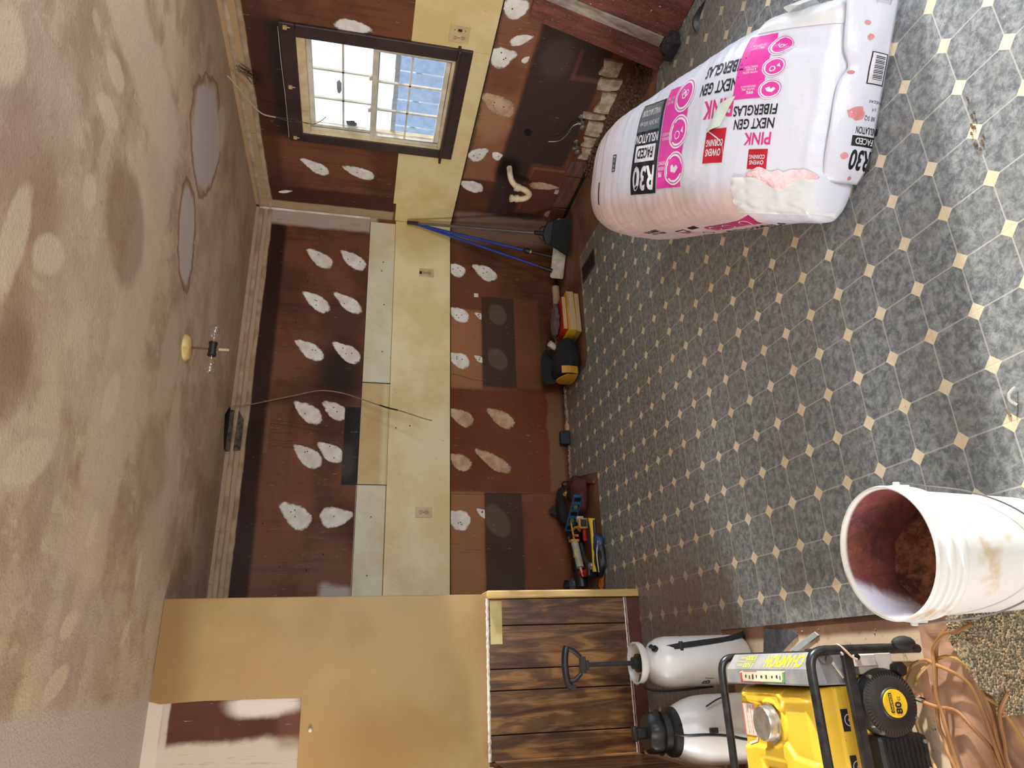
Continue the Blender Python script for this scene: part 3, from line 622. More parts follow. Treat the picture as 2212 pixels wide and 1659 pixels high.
def disc_geo(cx, cy, r, n=28, ry=None):
    ry = ry or r
    vs = [(cx, cy)]+[(cx+r*math.cos(2*PI*j/n), cy+ry*math.sin(2*PI*j/n)) for j in range(n)]
    return vs, [(0, 1+j, 1+(j+1) % n) for j in range(n)]
def ring_geo(cx, cy, r0, r1, n=32):
    vs = [(cx+r*math.cos(2*PI*j/n), cy+r*math.sin(2*PI*j/n)) for r in (r0, r1) for j in range(n)]
    return vs, [(j, (j+1) % n, n+(j+1) % n, n+j) for j in range(n)]
def decal(parent, name, geos, m, mapf):
    sets = [[g] for g in geos] if ('lettering' in name or 'emblem' in name or name in ('torn_hole', 'barcode_bars')) else [geos]
    for gs in sets:                                    # words and emblems stay separate pieces
        b = MB()
        for vs, fs in gs: b.add([mapf(x, y) for x, y in vs], fs)
        me = bpy.data.meshes.new(name); me.from_pydata(b.v, [], b.f); me.materials.append(m)
        o = bpy.data.objects.new(name, me); C.objects.link(o); o.parent = parent
    return o

# ---- ceiling light
t = NT('clear_bulb_glass'); tr_ = t.n('ShaderNodeBsdfTransparent'); gl = t.n('ShaderNodeBsdfGlossy'); gl.inputs['Roughness'].default_value = .02; lw = t.n('ShaderNodeLayerWeight'); lw.inputs[0].default_value = .35
m1 = t.n('ShaderNodeMixShader'); t.lk(t.mt('ADD', t.mt('MULTIPLY', lw.outputs['Facing'], .7), .06), m1.inputs[0]); t.lk(tr_.outputs[0], m1.inputs[1]); t.lk(gl.outputs[0], m1.inputs[2]); t.lk(m1.outputs[0], t.out.inputs[0]); M_bulb = t.m
M_brass = mat('dull_brass_stem', (116, 92, 66), .45, metal=.6)
FL = (1.522, 3.432)
lf = thing('ceiling_light', 'ceiling light stem with two clear bulbs and a yellowed round base on the ceiling', 'light', (FL[0], FL[1], 2.44))
b = MB().lathe([(.0, -.030), (.045, -.028), (.062, -.018), (.068, -.004), (.068, .0)], n=28); b.build('canopy', mat('yellowed_plastic', (206, 176, 118), .5, c2=(176, 142, 88), sc_=20), lf, smooth=True)
MB().cyl((0, 0, -.028), (0, 0, -.19), .005, n=10).build('stem', M_brass, lf)
MB().cyl((0, 0, -.16), (0, 0, -.21), .007, n=10).build('finial', mat('aged_brass_tip', (196, 170, 130), .4), lf)
b = MB(); b.cyl((-.034, 0, -.130), (.034, 0, -.130), .019, n=18).cyl((-.036, 0, -.130), (-.026, 0, -.130), .022, n=18).cyl((.026, 0, -.130), (.036, 0, -.130), .022, n=18)
b.build('twin_socket', M_black, lf, smooth=True)
M_fil = mat('filament_copper', (214, 140, 90), .4, metal=.5)
for s_ in (-1, 1):
    pr = [(.012, .0), (.013, .015), (.016, .028), (.024, .045), (.030, .060), (.030, .074), (.024, .088), (.012, .096), (.0, .098)]
    q = MB().lathe(pr, (s_*.036, 0, -.130), 20, (s_, 0, 0)).build('bulb', M_bulb, lf, smooth=True)
    bb_ = MB().cyl((s_*.036, 0, -.130), (s_*.075, 0, -.130), .003, n=6); bb_.tube([(s_*.075, -.012, -.13), (s_*.085, -.006, -.124), (s_*.088, .004, -.134), (s_*.078, .012, -.13)], .001, 5); bb_.build('filament', M_fil, q)

# ---- hanging cables
M_nm = mat('tan_cable_sheath', (168, 136, 98), .55, c2=(134, 104, 74), sc_=20)
def cable(name, pts, r, label, m, k=8, flat=1.0, group=None):
    return tag(MB().tube(pts, r, 8, smooth=k, flat=flat).build(name, m, smooth=True), label, 'cable', group)
c1 = cable('hanging_cable', [(1.70, 4.79, 2.50), (1.70, 4.78, 2.43), (1.722, 4.79, 2.30), (1.765, 4.79, 2.15), (1.80, 4.78, 2.01), (1.832, 4.75, 1.85), (1.81, 4.72, 1.69), (1.745, 4.70, 1.50), (1.70, 4.68, 1.38), (1.67, 4.66, 1.27), (1.62, 4.64, 1.13), (1.60, 4.63, 1.06)], .0055, 'tan electrical cable dangling from the ceiling hole in front of the cream band', M_nm, flat=.6)
MB().tube([(1.72, 4.69, 1.43), (1.695, 4.675, 1.36), (1.68, 4.665, 1.30)], .0062, 8, smooth=4).build('tape_wrap', M_black, c1)
c2_ = cable('hanging_cable', [(3.31, 3.41, 2.46), (3.29, 3.42, 2.42), (3.26, 3.54, 2.33), (3.24, 3.62, 2.26), (3.25, 3.65, 2.18)], .006, 'stripped tan cable dropping from the ceiling in front of the window', mat('pale_cable_sheath', (196, 168, 136), .55), flat=.6)
M_wire = mat('dark_wire', (70, 60, 52), .5)
MB().tube([(3.25, 3.65, 2.18), (3.25, 3.67, 2.10), (3.25, 3.665, 2.00), (3.25, 3.67, 1.95), (3.26, 3.64, 1.90), (3.26, 3.60, 1.87)], .0022, 6, smooth=6).build('bare_wire', M_wire, c2_)
MB().tube([(3.25, 3.65, 2.18), (3.255, 3.655, 2.08), (3.245, 3.67, 1.98)], .0018, 6, smooth=6).build('bare_wire', M_wire, c2_)
b = MB(); rng = random.Random(4)
for i in range(20):
    p = Vector((R_-.01-rng.random()*.05, 3.36+rng.random()*.06, 2.40-rng.random()*.1)); q = Vector((R_-.01-rng.random()*.03, 3.42+rng.random()*.10, 2.30-rng.random()*.06))
    b.tube([p, (p+q)/2+Vector((-rng.random()*.03, rng.uniform(-.02, .03), -rng.random()*.04)), q], .0011, 4, smooth=3)
o = b.build('cobweb', mat('sooty_cobweb', (26, 22, 20), .9)); tag(o, 'black sooty cobweb tangled above the window at the ceiling line', 'cobweb'); o['kind'] = 'stuff'

# ---- outlets
M_plate = mat('almond_plate', (212, 186, 138), .4, c2=(200, 172, 124)); M_ivory = mat('ivory_receptacle', (202, 176, 132), .4); M_dk2 = mat('slot_dark', (40, 32, 26), .7)
def outlet(o_, xd, n_, label, double=False, chipped=False):
    m = basis(o_, xd, (0, 0, 1)); z = m.to_3x3() @ Vector((0, 0, 1))
    g = thing('electrical_outlet', label, 'outlet', o_)
    T = m.copy(); T.translation = (0, 0, 0)
    def mk(): q = MB(); q.M = T; return q
    w = .060 if double else .036
    mk().box(-w, w, -.058, .058, 0, .006).build('cover_plate', M_plate, g, bevel=.002)
    cx = -.026 if double else 0
    for dy in (-.021, .021):
        q = mk(); q.lathe([(0, .009), (.0155, .009), (.017, .006), (.017, .004)], (cx, dy, 0), 18); r_ = q.build('receptacle', M_ivory, g, smooth=True)
        q = mk(); q.box(cx-.008, cx-.0055, dy-.004, dy+.006, .0088, .0096).box(cx+.0055, cx+.008, dy-.004, dy+.006, .0088, .0096); q.cyl((cx, dy-.009, .0088), (cx, dy-.009, .0096), .0028, n=8); q.build('slots', M_dk2, r_)
    mk().cyl((cx, 0, .006), (cx, 0, .0085), .003, n=8).build('screw', M_dk2, g)
    if double:
        for yy in (.030, -.030): mk().cyl((.026, yy, .006), (.026, yy, .008), .003, n=8).build('screw', M_dk2, g)
        mk().box(.018, .034, -.012, .012, .006, .010).build('toggle_switch', M_dk2, g, bevel=.002)
    if chipped:
        mk().prism([(-.014, .036), (.012, .034), (.014, .058), (.004, .053), (-.006, .0585), (-.014, .055)], .0058, .0066).build('broken_gap', M_dk2, g)
outlet((2.915, D_-.004, 1.096), (1, 0, 0), 0, 'almond outlet with a broken top corner, on the cream band right of the light cable', chipped=True)
outlet((.987, D_-.004, 1.090), (1, 0, 0), 0, 'intact almond duplex outlet on the cream band toward the partition end')
outlet((R_-.004, 2.925, 1.112), (0, -1, 0), 0, 'wide almond outlet and switch plate beside the window', double=True)

# ---- drain trap and valves on the right wall
M_pvc = mat('ivory_drain_pipe', (232, 214, 176), .4, c2=(214, 192, 150))
tp = thing('drain_trap', 'ivory plastic drain trap hooked out of the right wall below the cream band', 'pipe', (R_, 4.05, .56))
def tpm(): q = MB(); q.M = Matrix.Translation((-R_, -4.05, -.56)); return q
tpm().tube([(R_+.01, 4.02, .575), (R_-.05, 4.03, .57), (R_-.10, 4.045, .555), (R_-.135, 4.06, .52)], .021, 16, smooth=5).build('trap_arm', M_pvc, tp, smooth=True)
tpm().tube([(R_-.135, 4.06, .525), (R_-.145, 4.07, .46), (R_-.15, 4.09, .425), (R_-.155, 4.112, .408), (R_-.16, 4.145, .425), (R_-.165, 4.16, .46), (R_-.165, 4.165, .53)], .022, 16, smooth=6).build('u_bend', M_pvc, tp, smooth=True)
q = tpm(); q.cyl((R_-.137, 4.062, .530), (R_-.141, 4.066, .490), .029, n=12); q.build('slip_nut', M_pvc, tp, bevel=.002)
q = tpm(); q.cyl((R_-.163, 4.160, .478), (R_-.165, 4.163, .505), .028, n=12); q.build('slip_nut', M_pvc, tp, bevel=.002)
q = tpm(); q.lathe([(.021, 0), (.028, .002), (.029, .022), (.023, .024), (.019, .022), (.018, -.03)], (R_-.165, 4.165, .520), 20, cap=False); q.build('open_collar', M_pvc, tp, smooth=True)
tpm().cyl((R_-.05, 4.02, .575), (R_-.055, 3.965, .60), .009, n=12).build('side_stub', M_white_old, tp, smooth=True)
M_met = mat('dull_chrome', (170, 168, 164), .35, metal=.8); M_cop = mat('grey_stub', (120, 116, 112), .5, metal=.4)
for i, (y, z, lb) in enumerate([(3.435, .205, 'stained shut-off valve nearer the camera, with a thin curved supply line'), (3.672, .165, 'small dark shut-off valve between the supply line and the drain trap')]):
    v = thing('shutoff_valve', lb, 'valve', (R_, y, z), group='water valves')
    b = MB().cyl((0, 0, 0), (-.06, 0, 0), .008, n=12); b.cyl((-.045, 0, 0), (-.075, 0, 0), .015, n=12).cyl((-.06, 0, 0), (-.06, 0, .035), .010, n=12); b.build('valve_body', M_met if i == 0 else M_cop, v, smooth=True)
    b = MB(); b.ball((-.09, 0, 0), .018, 12, sq=(.5, 1.3, 1)); b.build('handle', M_cop, v, smooth=True)
    MB().lathe([(.022, 0), (.020, -.004), (.009, -.008)], (0, 0, 0), 16, (1, 0, 0)).build('escutcheon', M_met, v, smooth=True)
    if i == 0: MB().tube([(-.06, 0, .03), (-.065, .03, .06), (-.07, .10, .075), (-.07, .17, .11), (-.065, .20, .18)], .0035, 8, smooth=6).build('supply_line', M_met, v, smooth=True)
q = MB().box(R_-.004, R_, 3.625, 3.655, .50, .54); tag(q.build('wall_hole_plate', M_dark), 'small black pipe hole in the dark stained band left of the drain', 'hole')

# ---- floor register
fv = thing('floor_register', 'dark rectangular floor vent set in the vinyl near the far corner', 'vent', (2.637, 4.076, 0))
b = MB().box(-.066, -.052, -.135, .135, 0, .004).box(.052, .066, -.135, .135, 0, .004).box(-.052, .052, -.135, -.122, 0, .004).box(-.052, .052, .122, .135, 0, .004); b.build('register_frame', mat('brown_vent_frame', (72, 54, 42), .5), fv)
MB().box(-.052, .052, -.122, .122, 0, .0012).build('duct_opening', M_dark, fv)
sl0 = None
for i in range(12):
    y = -.112+i*.0203
    if sl0 is None: sl0 = MB().box(-.052, .052, -.003, .003, .0012, .0035).build('vent_slat', mat('dark_vent_slat', (38, 33, 31), .5), fv); s_ = sl0
    else: s_ = sl0.copy(); C.objects.link(s_)
    s_.parent = fv; s_.location = (0, y, 0)

# ---- leaning boards by the right wall
lp = thing('leaning_panel', 'scuffed red-brown board with a grey strip, leaning low against the right wall', 'board', (3.12, 2.70, 0))
M_lean = mat('scuffed_red_board', (136, 74, 58), .5, c2=(104, 52, 42), sc_=4, stretch=(1, 5, 1), bump=.15)
t = NT('scratched_red_board'); n1 = t.noise(5, 4, .6, (1, 6, 1)); n2 = t.noise(24, 3, .6, (5, 14, 1), loc=(1, 2, 3)); n3 = t.noise(60, 2, .5)
col = t.mix(t.ramp(n1.outputs[0], .38, .62), L(126, 72, 56), L(96, 52, 42)); col = t.mix(t.mt('MULTIPLY', t.ramp(n2.outputs[0], .64, .70), .7), col, L(216, 184, 164)); col = t.mix(t.ramp(n3.outputs[0], .73, .76), col, L(224, 200, 186)); M_lean = t.done(col, .5)
X0, X1, ZT = 3.118-3.12, 3.365-3.12, .745
def slab(y0, y1, th, name, m, z0=0.0, lift=0):
    b = MB(); s_ = (X1-X0)/ZT; nrm = Vector((-ZT, 0, X1-X0)).normalized()
    vs = []
    for y in (y0, y1):
        for x, z in ((X0+s_*z0, z0), (X1, ZT)):
            for h in (lift, lift+th): vs.append(Vector((x, y-2.70, z))+nrm*h)
    b.add(vs, [(0,1,3,2), (4,6,7,5), (0,4,5,1), (2,3,7,6), (1,5,7,3), (0,2,6,4)])
    return b.build(name, m, lp, bevel=.002)
slab(2.572, 2.715, .018, 'end_board', M_lean); slab(2.505, 2.570, .022, 'grey_batten', mat('weathered_grey_batten', (172, 158, 140), .7, c2=(128, 112, 96), sc_=6, stretch=(4, 4, .6), bump=.3), .05)
slab(1.75, 2.503, .016, 'wide_board', M_lean)
b = MB(); b.ball((0, 0, .035), .062, 20, sq=(.8, 1.1, .62), amp=.35, fr=9)
b.box(-.05, .045, -.06, .06, -.0, .05)
o = b.build('black_block', mat('gritty_black_lump', (48, 44, 44), .85, c2=(34, 31, 32), bump=.6, bs=60), bevel=.01, smooth=True); o.location = (3.055, 2.50, 0); tag(o, 'gritty black block at the foot of the leaning red board', 'block')
b = MB(); b.grid(lambda u, v: (2.90+.10*u+.012*math.sin(PI*u), 2.16+.02*math.sin(PI*u)+(.035*math.sin(PI*u))*v+.12*(1-u), .001+.03*math.sin(PI*v)*math.sin(PI*u)), 16, 6)
o = b.build('torn_vinyl_curl', M_black, solid=.002); tag(o, 'curled torn flap of flooring with a dark gap beside the leaning board', 'flap')

# ---- 5 gallon bucket
bk = thing('bucket', 'white plastic five gallon bucket with brown stained inside, on the floor by the generator', 'bucket', (.205, 1.392, 0), rz=0)
M_bucket = mat('white_bucket_plastic', (238, 234, 220), .35, c2=(224, 214, 190), sc_=4, trans=0)
t = NT('bucket_plastic'); n1 = t.noise(9, 4, .6); n2 = t.noise(45, 3, .6)
col = t.mix(t.ramp(n1.outputs[0], .55, .72), L(210, 211, 206), L(190, 174, 140)); col = t.mix(t.mt('MULTIPLY', t.ramp(n2.outputs[0], .70, .76), .4), col, L(110, 96, 80)); t.done(col, .32); M_bucket = t.m
pr = [(.128, 0), (.131, .004), (.1335, .06), (.137, .15), (.141, .25), (.1425, .286), (.149, .288), (.151, .296), (.149, .303), (.1435, .305), (.1440, .322), (.152, .324), (.154, .332), (.152, .338), (.1455, .340), (.146, .356), (.151, .358), (.152, .366), (.149, .3705), (.1455, .369)]
MB().lathe(pr, n=64, cap=False).build('bucket_wall', M_bucket, bk, smooth=True)
t = NT('stained_bucket_inside'); o = t.xyz(); n1 = t.noise(14, 6, .7, dist=1); n2 = t.noise(60, 5, .7); n3 = t.noise(5, 3, .6, loc=(2, 2, 2))
col = t.mix(t.ramp(n1.outputs[0], .40, .60), L(124, 66, 50), L(92, 46, 46)); col = t.mix(t.mt('MULTIPLY', t.ramp(n2.outputs[0], .55, .70), .6), col, L(150, 96, 66)); col = t.mix(t.mt('MULTIPLY', t.ramp(n3.outputs[0], .5, .62), .4), col, L(128, 40, 56))
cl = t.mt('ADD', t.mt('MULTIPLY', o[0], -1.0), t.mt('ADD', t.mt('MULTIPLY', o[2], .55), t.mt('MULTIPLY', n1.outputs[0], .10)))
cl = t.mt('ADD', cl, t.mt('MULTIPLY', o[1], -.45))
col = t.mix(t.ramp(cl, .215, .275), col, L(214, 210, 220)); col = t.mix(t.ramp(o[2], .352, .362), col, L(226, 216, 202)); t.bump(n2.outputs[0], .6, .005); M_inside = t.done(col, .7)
MB().lathe([(.0, .02), (.124, .02), (.128, .06), (.133, .17), (.139, .28), (.1425, .345), (.1455, .369)], n=64, cap=False).build('inner_lining', M_inside, bk, smooth=True)
b = MB(); b.grid(lambda u, v: ((.135*u)*math.cos(2*PI*v), (.135*u)*math.sin(2*PI*v), .185+.055*u*math.cos(2*PI*v-2.2)+.014*noise.noise(Vector((u*math.cos(2*PI*v)*7, u*math.sin(2*PI*v)*7, 2)))), 14, 40)
t = NT('brown_fluffy_residue'); n1 = t.noise(30, 6, .75); n2 = t.noise(8, 4, .6); col = t.mix(t.ramp(n1.outputs[0], .38, .62), L(164, 108, 76), L(108, 62, 44)); col = t.mix(t.ramp(n2.outputs[0], .50, .58), col, L(78, 44, 38)); t.bump(n1.outputs[0], 1, .012); M_fill = t.done(col, .9)
b.build('brown_residue', M_fill, bk, smooth=True)
up = Vector((-.205, -1.392, 0)).normalized(); sd = Vector((-up.y, up.x, 0))
for s_ in (-1, 1):
    p = sd*s_*.148; b = MB(); b.M = basis((p.x, p.y, .314), sd*s_, (0, 0, 1)); b.box(-.006, .006, -.018, .018, -.022, .022); b.cyl((.0, 0, 0), (.014, 0, 0), .008, n=12); b.build('bail_ear', M_bucket, bk, bevel=.002)
pts = [sd*.160+Vector((0, 0, .314))]
for i in range(1, 16):
    a = PI*i/16; q = sd*math.cos(a)*.153+up*(math.sin(a)*.160); q.z = .314-.235*math.sin(a)**.8; pts.append(q)
pts.append(sd*-.160+Vector((0, 0, .314)))
MB().tube(pts, .0021, 8, smooth=3).build('wire_bail', M_cop, bk, smooth=True)
MB().tube([q+up*.001 for q in pts[6:11]], .011, 12, smooth=3).build('hand_grip', M_bucket, bk, smooth=True)

# ---- tall pump sprayer
M_poly = NT('milky_sprayer_tank'); nz = M_poly.noise(4, 3, .5); M_poly.done(M_poly.mix(M_poly.ramp(nz.outputs[0], .35, .65), L(212, 210, 208), L(200, 192, 184)), .3); M_poly = M_poly.m
s1_ = thing('pump_sprayer', 'tall white pump sprayer with raised black D-handle, in front of the wood panelling', 'sprayer', (-.022, 2.735, 0))
sR, sZ = .86, .92
pr = [(r_*sR, z_*sZ) for r_, z_ in [(.0, .004), (.098, .004), (.108, .018), (.110, .06), (.1085, .075), (.110, .09), (.110, .27), (.1085, .285), (.110, .30), (.110, .36), (.104, .395), (.088, .425), (.062, .443), (.045, .452), (.043, .475)]]
MB().lathe(pr, n=48).build('tank', M_poly, s1_, smooth=True)
MB().lathe([(r_*.95, z_-.057) for r_, z_ in [(.040, .470), (.050, .478), (.074, .492), (.081, .502), (.082, .522), (.078, .523), (.074, .508), (.046, .492), (.040, .488)]], n=40, cap=False).build('filling_funnel', M_poly, s1_, smooth=True)
b = MB().cyl((0, 0, .425), (0, 0, .458), .034, n=24).cyl((0, 0, .455), (0, 0, .475), .022, n=20); b.build('pump_cap', M_black, s1_, smooth=True)
b = MB(); b.box(-.009, .009, -.004, .004, .46, .675).box(-.004, .004, -.009, .009, .46, .675); b.build('pump_rod', M_black, s1_)
b = MB(); b.box(-.03, .03, -.012, .012, .668, .690).box(-.016, .016, -.010, .010, .655, .668)
b.tube([(-.028, 0, .685), (-.052, 0, .712), (-.055, 0, .735)], .009, 8).tube([(.028, 0, .685), (.052, 0, .712), (.060, 0, .735)], .009, 8)
b.tube([(-.075, 0, .728), (-.06, 0, .743), (0, 0, .750), (.05, 0, .745), (.068, 0, .738)], .013, 12, smooth=4); b.box(-.088, -.068, -.010, .010, .712, .735)
hd = b.build('d_handle', M_black, s1_, bevel=.002, smooth=True)
b = MB(); b.cyl((.052, -.058, .425), (.060, -.066, .438), .014, n=14).cyl((.060, -.066, .438), (.066, -.071, .452), .005, n=10).cyl((.066, -.071, .452), (.069, -.073, .456), .010, n=10); b.v = [(x*sR, y*sR, z*sZ) for x, y, z in b.v]; b.build('relief_valve', M_black, s1_)
b = MB(); pts = [(.055, -.082, .398), (.066, -.092, .33), (.077, -.086, .22), (.088, -.070, .10), (.104, -.060, .03), (.112, -.045, .0), (.100, -.03, -.004)]
P = spline([Vector(q) for q in pts], 6); w_ = Vector((.022, .012, 0)).normalized()*.013
vs = []; [vs.extend([q-w_, q+w_]) for q in P]; b.add(vs, [(2*i, 2*i+1, 2*i+3, 2*i+2) for i in range(len(P)-1)]); b.v = [(x*sR, y*sR, z*sZ) for x, y, z in b.v]; b.build('shoulder_strap', M_rubber, s1_, solid=.003)
b = MB().box(.045*sR, .085*sR, -.101*sR, -.085*sR, .318*sZ, .333*sZ); b.build('strap_buckle', M_black, s1_, bevel=.002)
MB().cyl((.050*sR, -.070*sR, .400*sZ), (.054*sR, -.085*sR, .402*sZ), .013, n=14).build('strap_lug', M_poly, s1_, smooth=True)
b = MB(); b.tube([(-.05, -.02, .49), (-.085, -.03, .50), (-.112, -.02, .455), (-.121, -.01, .38), (-.119, .0, .28), (-.112, .02, .15)], .0055, 8, smooth=7); b.v = [(x*sR, y*sR, z*sZ) for x, y, z in b.v]; b.build('spray_hose', M_black, s1_, smooth=True)
geos = []
for k, (h, a0, a1) in enumerate([(.205, -2.65, -2.45), (.19, -2.55, -2.35), (.19, -2.30, -2.20)]):
    geos.append(rect_geo(a0, a1, h, h+.03*(1-.4*k), 5))
def onc(x, y): return (.1112*sR*math.cos(x), .1112*sR*math.sin(x), y*sZ)
decal(s1_, 'printed_mark', [fit_text('B', -2.62, -2.40, .20, .235, .02), fit_text('/', -2.34, -2.26, .19, .23, .01)], mat('dark_green_ink', (46, 84, 66), .5), onc)

# ---- squat pump sprayer with big black cap
s2_ = thing('pump_sprayer', 'squat milky pump sprayer with a large black cap, nearest the half wall', 'sprayer', (-.262, 2.665, 0))
pr = [(r_*.94, z_*1.09) for r_, z_ in [(.0, .004), (.115, .004), (.126, .02), (.129, .08), (.129, .20), (.126, .245), (.115, .285), (.098, .320), (.084, .340), (.083, .352)]]
MB().lathe(pr, n=48).build('tank', M_poly, s2_, smooth=True)
b = MB().lathe([(.086, .332), (.092, .334), (.092, .352), (.086, .358), (.072, .362), (.070, .385), (.084, .389)], n=40); b.v = [(x*.92, y*.92, z*1.09) for x, y, z in b.v]; b.build('cap_collar', M_black, s2_, smooth=True)
b = MB().lathe([(.055, .386), (.070, .388), (.076, .398), (.074, .425), (.062, .438), (.0, .440)], n=64, wob=lambda a, z: 1+.07*math.cos(6*a)); b.v = [(x*.92, y*.92, z*1.09) for x, y, z in b.v]; b.build('pump_knob', M_black, s2_, smooth=True)
b = MB().box(-.020, .020, -.010, .010, .43, .478); b.box(-.028, .028, -.012, .012, .466, .486); b.v = [(x*.92, y*.92, z*1.09) for x, y, z in b.v]; b.build('top_handle', M_black, s2_, bevel=.006, smooth=True)
b = MB(); b.tube([(.0, -.088, .362), (-.005, -.118, .335), (-.005, -.135, .27), (-.012, -.140, .20), (-.03, -.142, .12), (-.02, -.14, .05)], .0055, 8, smooth=7); b.v = [(x*.92, y*.92, z*1.09) for x, y, z in b.v]; b.build('spray_hose', M_black, s2_, smooth=True)
MB().box(.0, .018, -.142, -.128, .255, .285).build('hose_clip', M_black, s2_, bevel=.002)
MB().tube([(.085, -.098, .27), (.105, -.088, .22), (.115, -.07, .17)], .003, 6, smooth=5).build('strap_wire', M_black, s2_, smooth=True)
MB().cyl((.03, -.083, .372), (.03, -.092, .373), .004, n=8).build('cap_vent', M_dark, s2_)

# ---- floor scraps near the generator
M_gscrap = mat('grey_carpet_scrap', (88, 88, 92), .95, c2=(66, 66, 70), sc_=50, bump=.8, bs=140)
b = MB(); b.prism([(0, 0), (.085, -.03), (.07, -.23), (.055, -.235), (-.005, -.11)], 0, .006); o = b.build('carpet_scrap', M_gscrap); o.location = (0, 2.57, -.005); tag(o, 'dark grey scrap of carpet lying behind the generator', 'scrap')
b = MB(); b.prism([(0, 0), (.052, -.155), (.040, -.175), (-.012, -.03)], 0, .004); o = b.build('mixing_stick', mat('pale_grey_plastic', (182, 190, 186), .5)); o.location = (.008, 2.39, -.0045); tag(o, 'pale grey plastic strip lying beside the carpet scrap', 'strip')
t = NT('rebond_carpet_pad'); v = t.n('ShaderNodeTexVoronoi'); v.inputs['Scale'].default_value = 190; t.lk(t.pos(), v.inputs['Vector']); n1 = t.noise(30, 4, .6)
rp_ = t.n('ShaderNodeValToRGB'); rp_.color_ramp.interpolation = 'CONSTANT'; sp = t.n('ShaderNodeSeparateColor'); t.lk(v.outputs['Color'], sp.inputs[0]); t.lk(sp.outputs[0], rp_.inputs[0])
for i, (p_, c_) in enumerate([(0, (112, 106, 84)), (.2, (182, 160, 122)), (.42, (136, 130, 102)), (.6, (200, 178, 140)), (.74, (100, 92, 74)), (.86, (160, 128, 104)), (.94, (120, 126, 104))]):
    e = rp_.color_ramp.elements[i] if i < 2 else rp_.color_ramp.elements.new(p_); e.position = p_; e.color = L(*c_)
t.bump(v.outputs['Distance'], .9, .006); M_pad = t.done(rp_.outputs[0], .95)
b = MB(); out = [(.075, .20), (.01, .205), (-.055, .175), (-.105, .145), (-.12, .11), (-.165, .12), (-.15, .03), (-.13, -.04), (.04, -.09), (.09, .0)]
pp = []; 
for i in range(len(out)):
    a, c = out[i], out[(i+1) % len(out)]
    for j in range(5): f_ = j/5; pp.append((a[0]+(c[0]-a[0])*f_+.006*noise.noise(Vector((i, j, 1))), a[1]+(c[1]-a[1])*f_+.006*noise.noise(Vector((i, j, 5)))))
b.prism(pp, 0, .012); o = b.build('carpet_pad_scrap', M_pad); o.location = (0, 1.43, .012); tag(o, 'speckled brown-green scrap of carpet padding lying beside the bucket', 'pad')
# clear brown plastic sheet crumpled under the cords
b = MB(); b.grid(lambda u, v: (-.36+.42*u, 1.40+.36*v, .001+.016*max(0, noise.noise(Vector((u*3.2, v*3.2, 1))))+.008*max(0, noise.noise(Vector((u*8, v*7, 4))))), 50, 50)
o = b.build('plastic_sheet', mat('tan_plastic_film', (178, 140, 114), .28, c2=(150, 112, 88), sc_=5)); o.location.z = -.004; tag(o, 'crumpled tan plastic sheet under the coiled cords and padding', 'sheet')
M_cord = mat('tan_cord_jacket', (158, 114, 68), .5, c2=(134, 90, 52)); M_cord2 = mat('yellow_tan_cord_jacket', (184, 146, 86), .5, c2=(160, 118, 66))
cd = [([(-.099, 1.807), (-.069, 1.771), (-.04, 1.72), (-.026, 1.66), (-.051, 1.60), (-.115, 1.58), (-.144, 1.532), (-.22, 1.50), (-.33, 1.47)], M_cord2, 'yellow-tan cord whose stripped end curls toward the generator'),
 ([(-.094, 1.831), (-.051, 1.791), (-.034, 1.742), (-.045, 1.698), (-.084, 1.62), (-.146, 1.585), (-.25, 1.575), (-.36, 1.56)], M_cord, 'tan cord looping just inside the yellow-tan one'),
 ([(.05, 1.54), (.035, 1.60), (.028, 1.641), (-.005, 1.692), (-.051, 1.699), (-.12, 1.715), (-.164, 1.715), (-.208, 1.706), (-.292, 1.706), (-.38, 1.70)], M_cord, 'tan cord running from under the bucket across the bare floor'),
 ([(.06, 1.60), (.018, 1.673), (-.04, 1.704), (-.097, 1.725), (-.188, 1.743), (-.233, 1.746), (-.274, 1.729), (-.38, 1.68)], M_cord, 'tan cord nearest the recoil starter, side by side with its twin'),
 ([(-.139, 1.778), (-.149, 1.733), (-.157, 1.674), (-.191, 1.628), (-.24, 1.591), (-.277, 1.578), (-.36, 1.53)], M_cord, 'tan cord with white, black and green wires bared at its end'),
 ([(-.123, 1.815), (-.17, 1.825), (-.241, 1.80), (-.285, 1.79), (-.36, 1.75)], M_cord2, 'yellow-tan cord lying in front of the black muffler'),
 ([(-.10, 1.58), (-.167, 1.566), (-.218, 1.57), (-.275, 1.564), (-.36, 1.54)], M_cord, 'short visible cord passing out from under the padding'),
 ([(-.11, 1.50), (-.155, 1.535), (-.216, 1.55), (-.273, 1.545), (-.36, 1.50)], M_cord, 'cord nearest the bottom edge of the padding scrap')]
cos_ = []
for i, (p2, m_, lb) in enumerate(cd):
    pts = [(x, y, .012+.006*(i % 3)+.01*abs(math.sin(k*1.3+i))) for k, (x, y) in enumerate(p2)]
    cos_.append(cable('power_cord', pts, .0048, lb, m_, group='tan cords coiled by the generator'))
for k, (c_, dx_) in enumerate([((224, 220, 210), 0), ((30, 28, 28), .006), ((60, 140, 120), -.006)]):
    MB().tube([(-.139+dx_, 1.778, .016), (-.128+dx_, 1.80+.008*k, .022), (-.115+dx_*2, 1.812+.01*k, .03), (-.098+dx_*2, 1.825+.004*k, .024)], .0022, 6, smooth=5).build('bare_wire', mat('wire_colour_%s' % 'abc'[k], c_, .4), cos_[4], smooth=True)
MB().tube([(-.112, 1.80, .03), (-.124, 1.79, .036), (-.12, 1.775, .03)], .006, 8, smooth=4).build('wire_twist', mat('copper_twist', (196, 140, 104), .4), cos_[4])
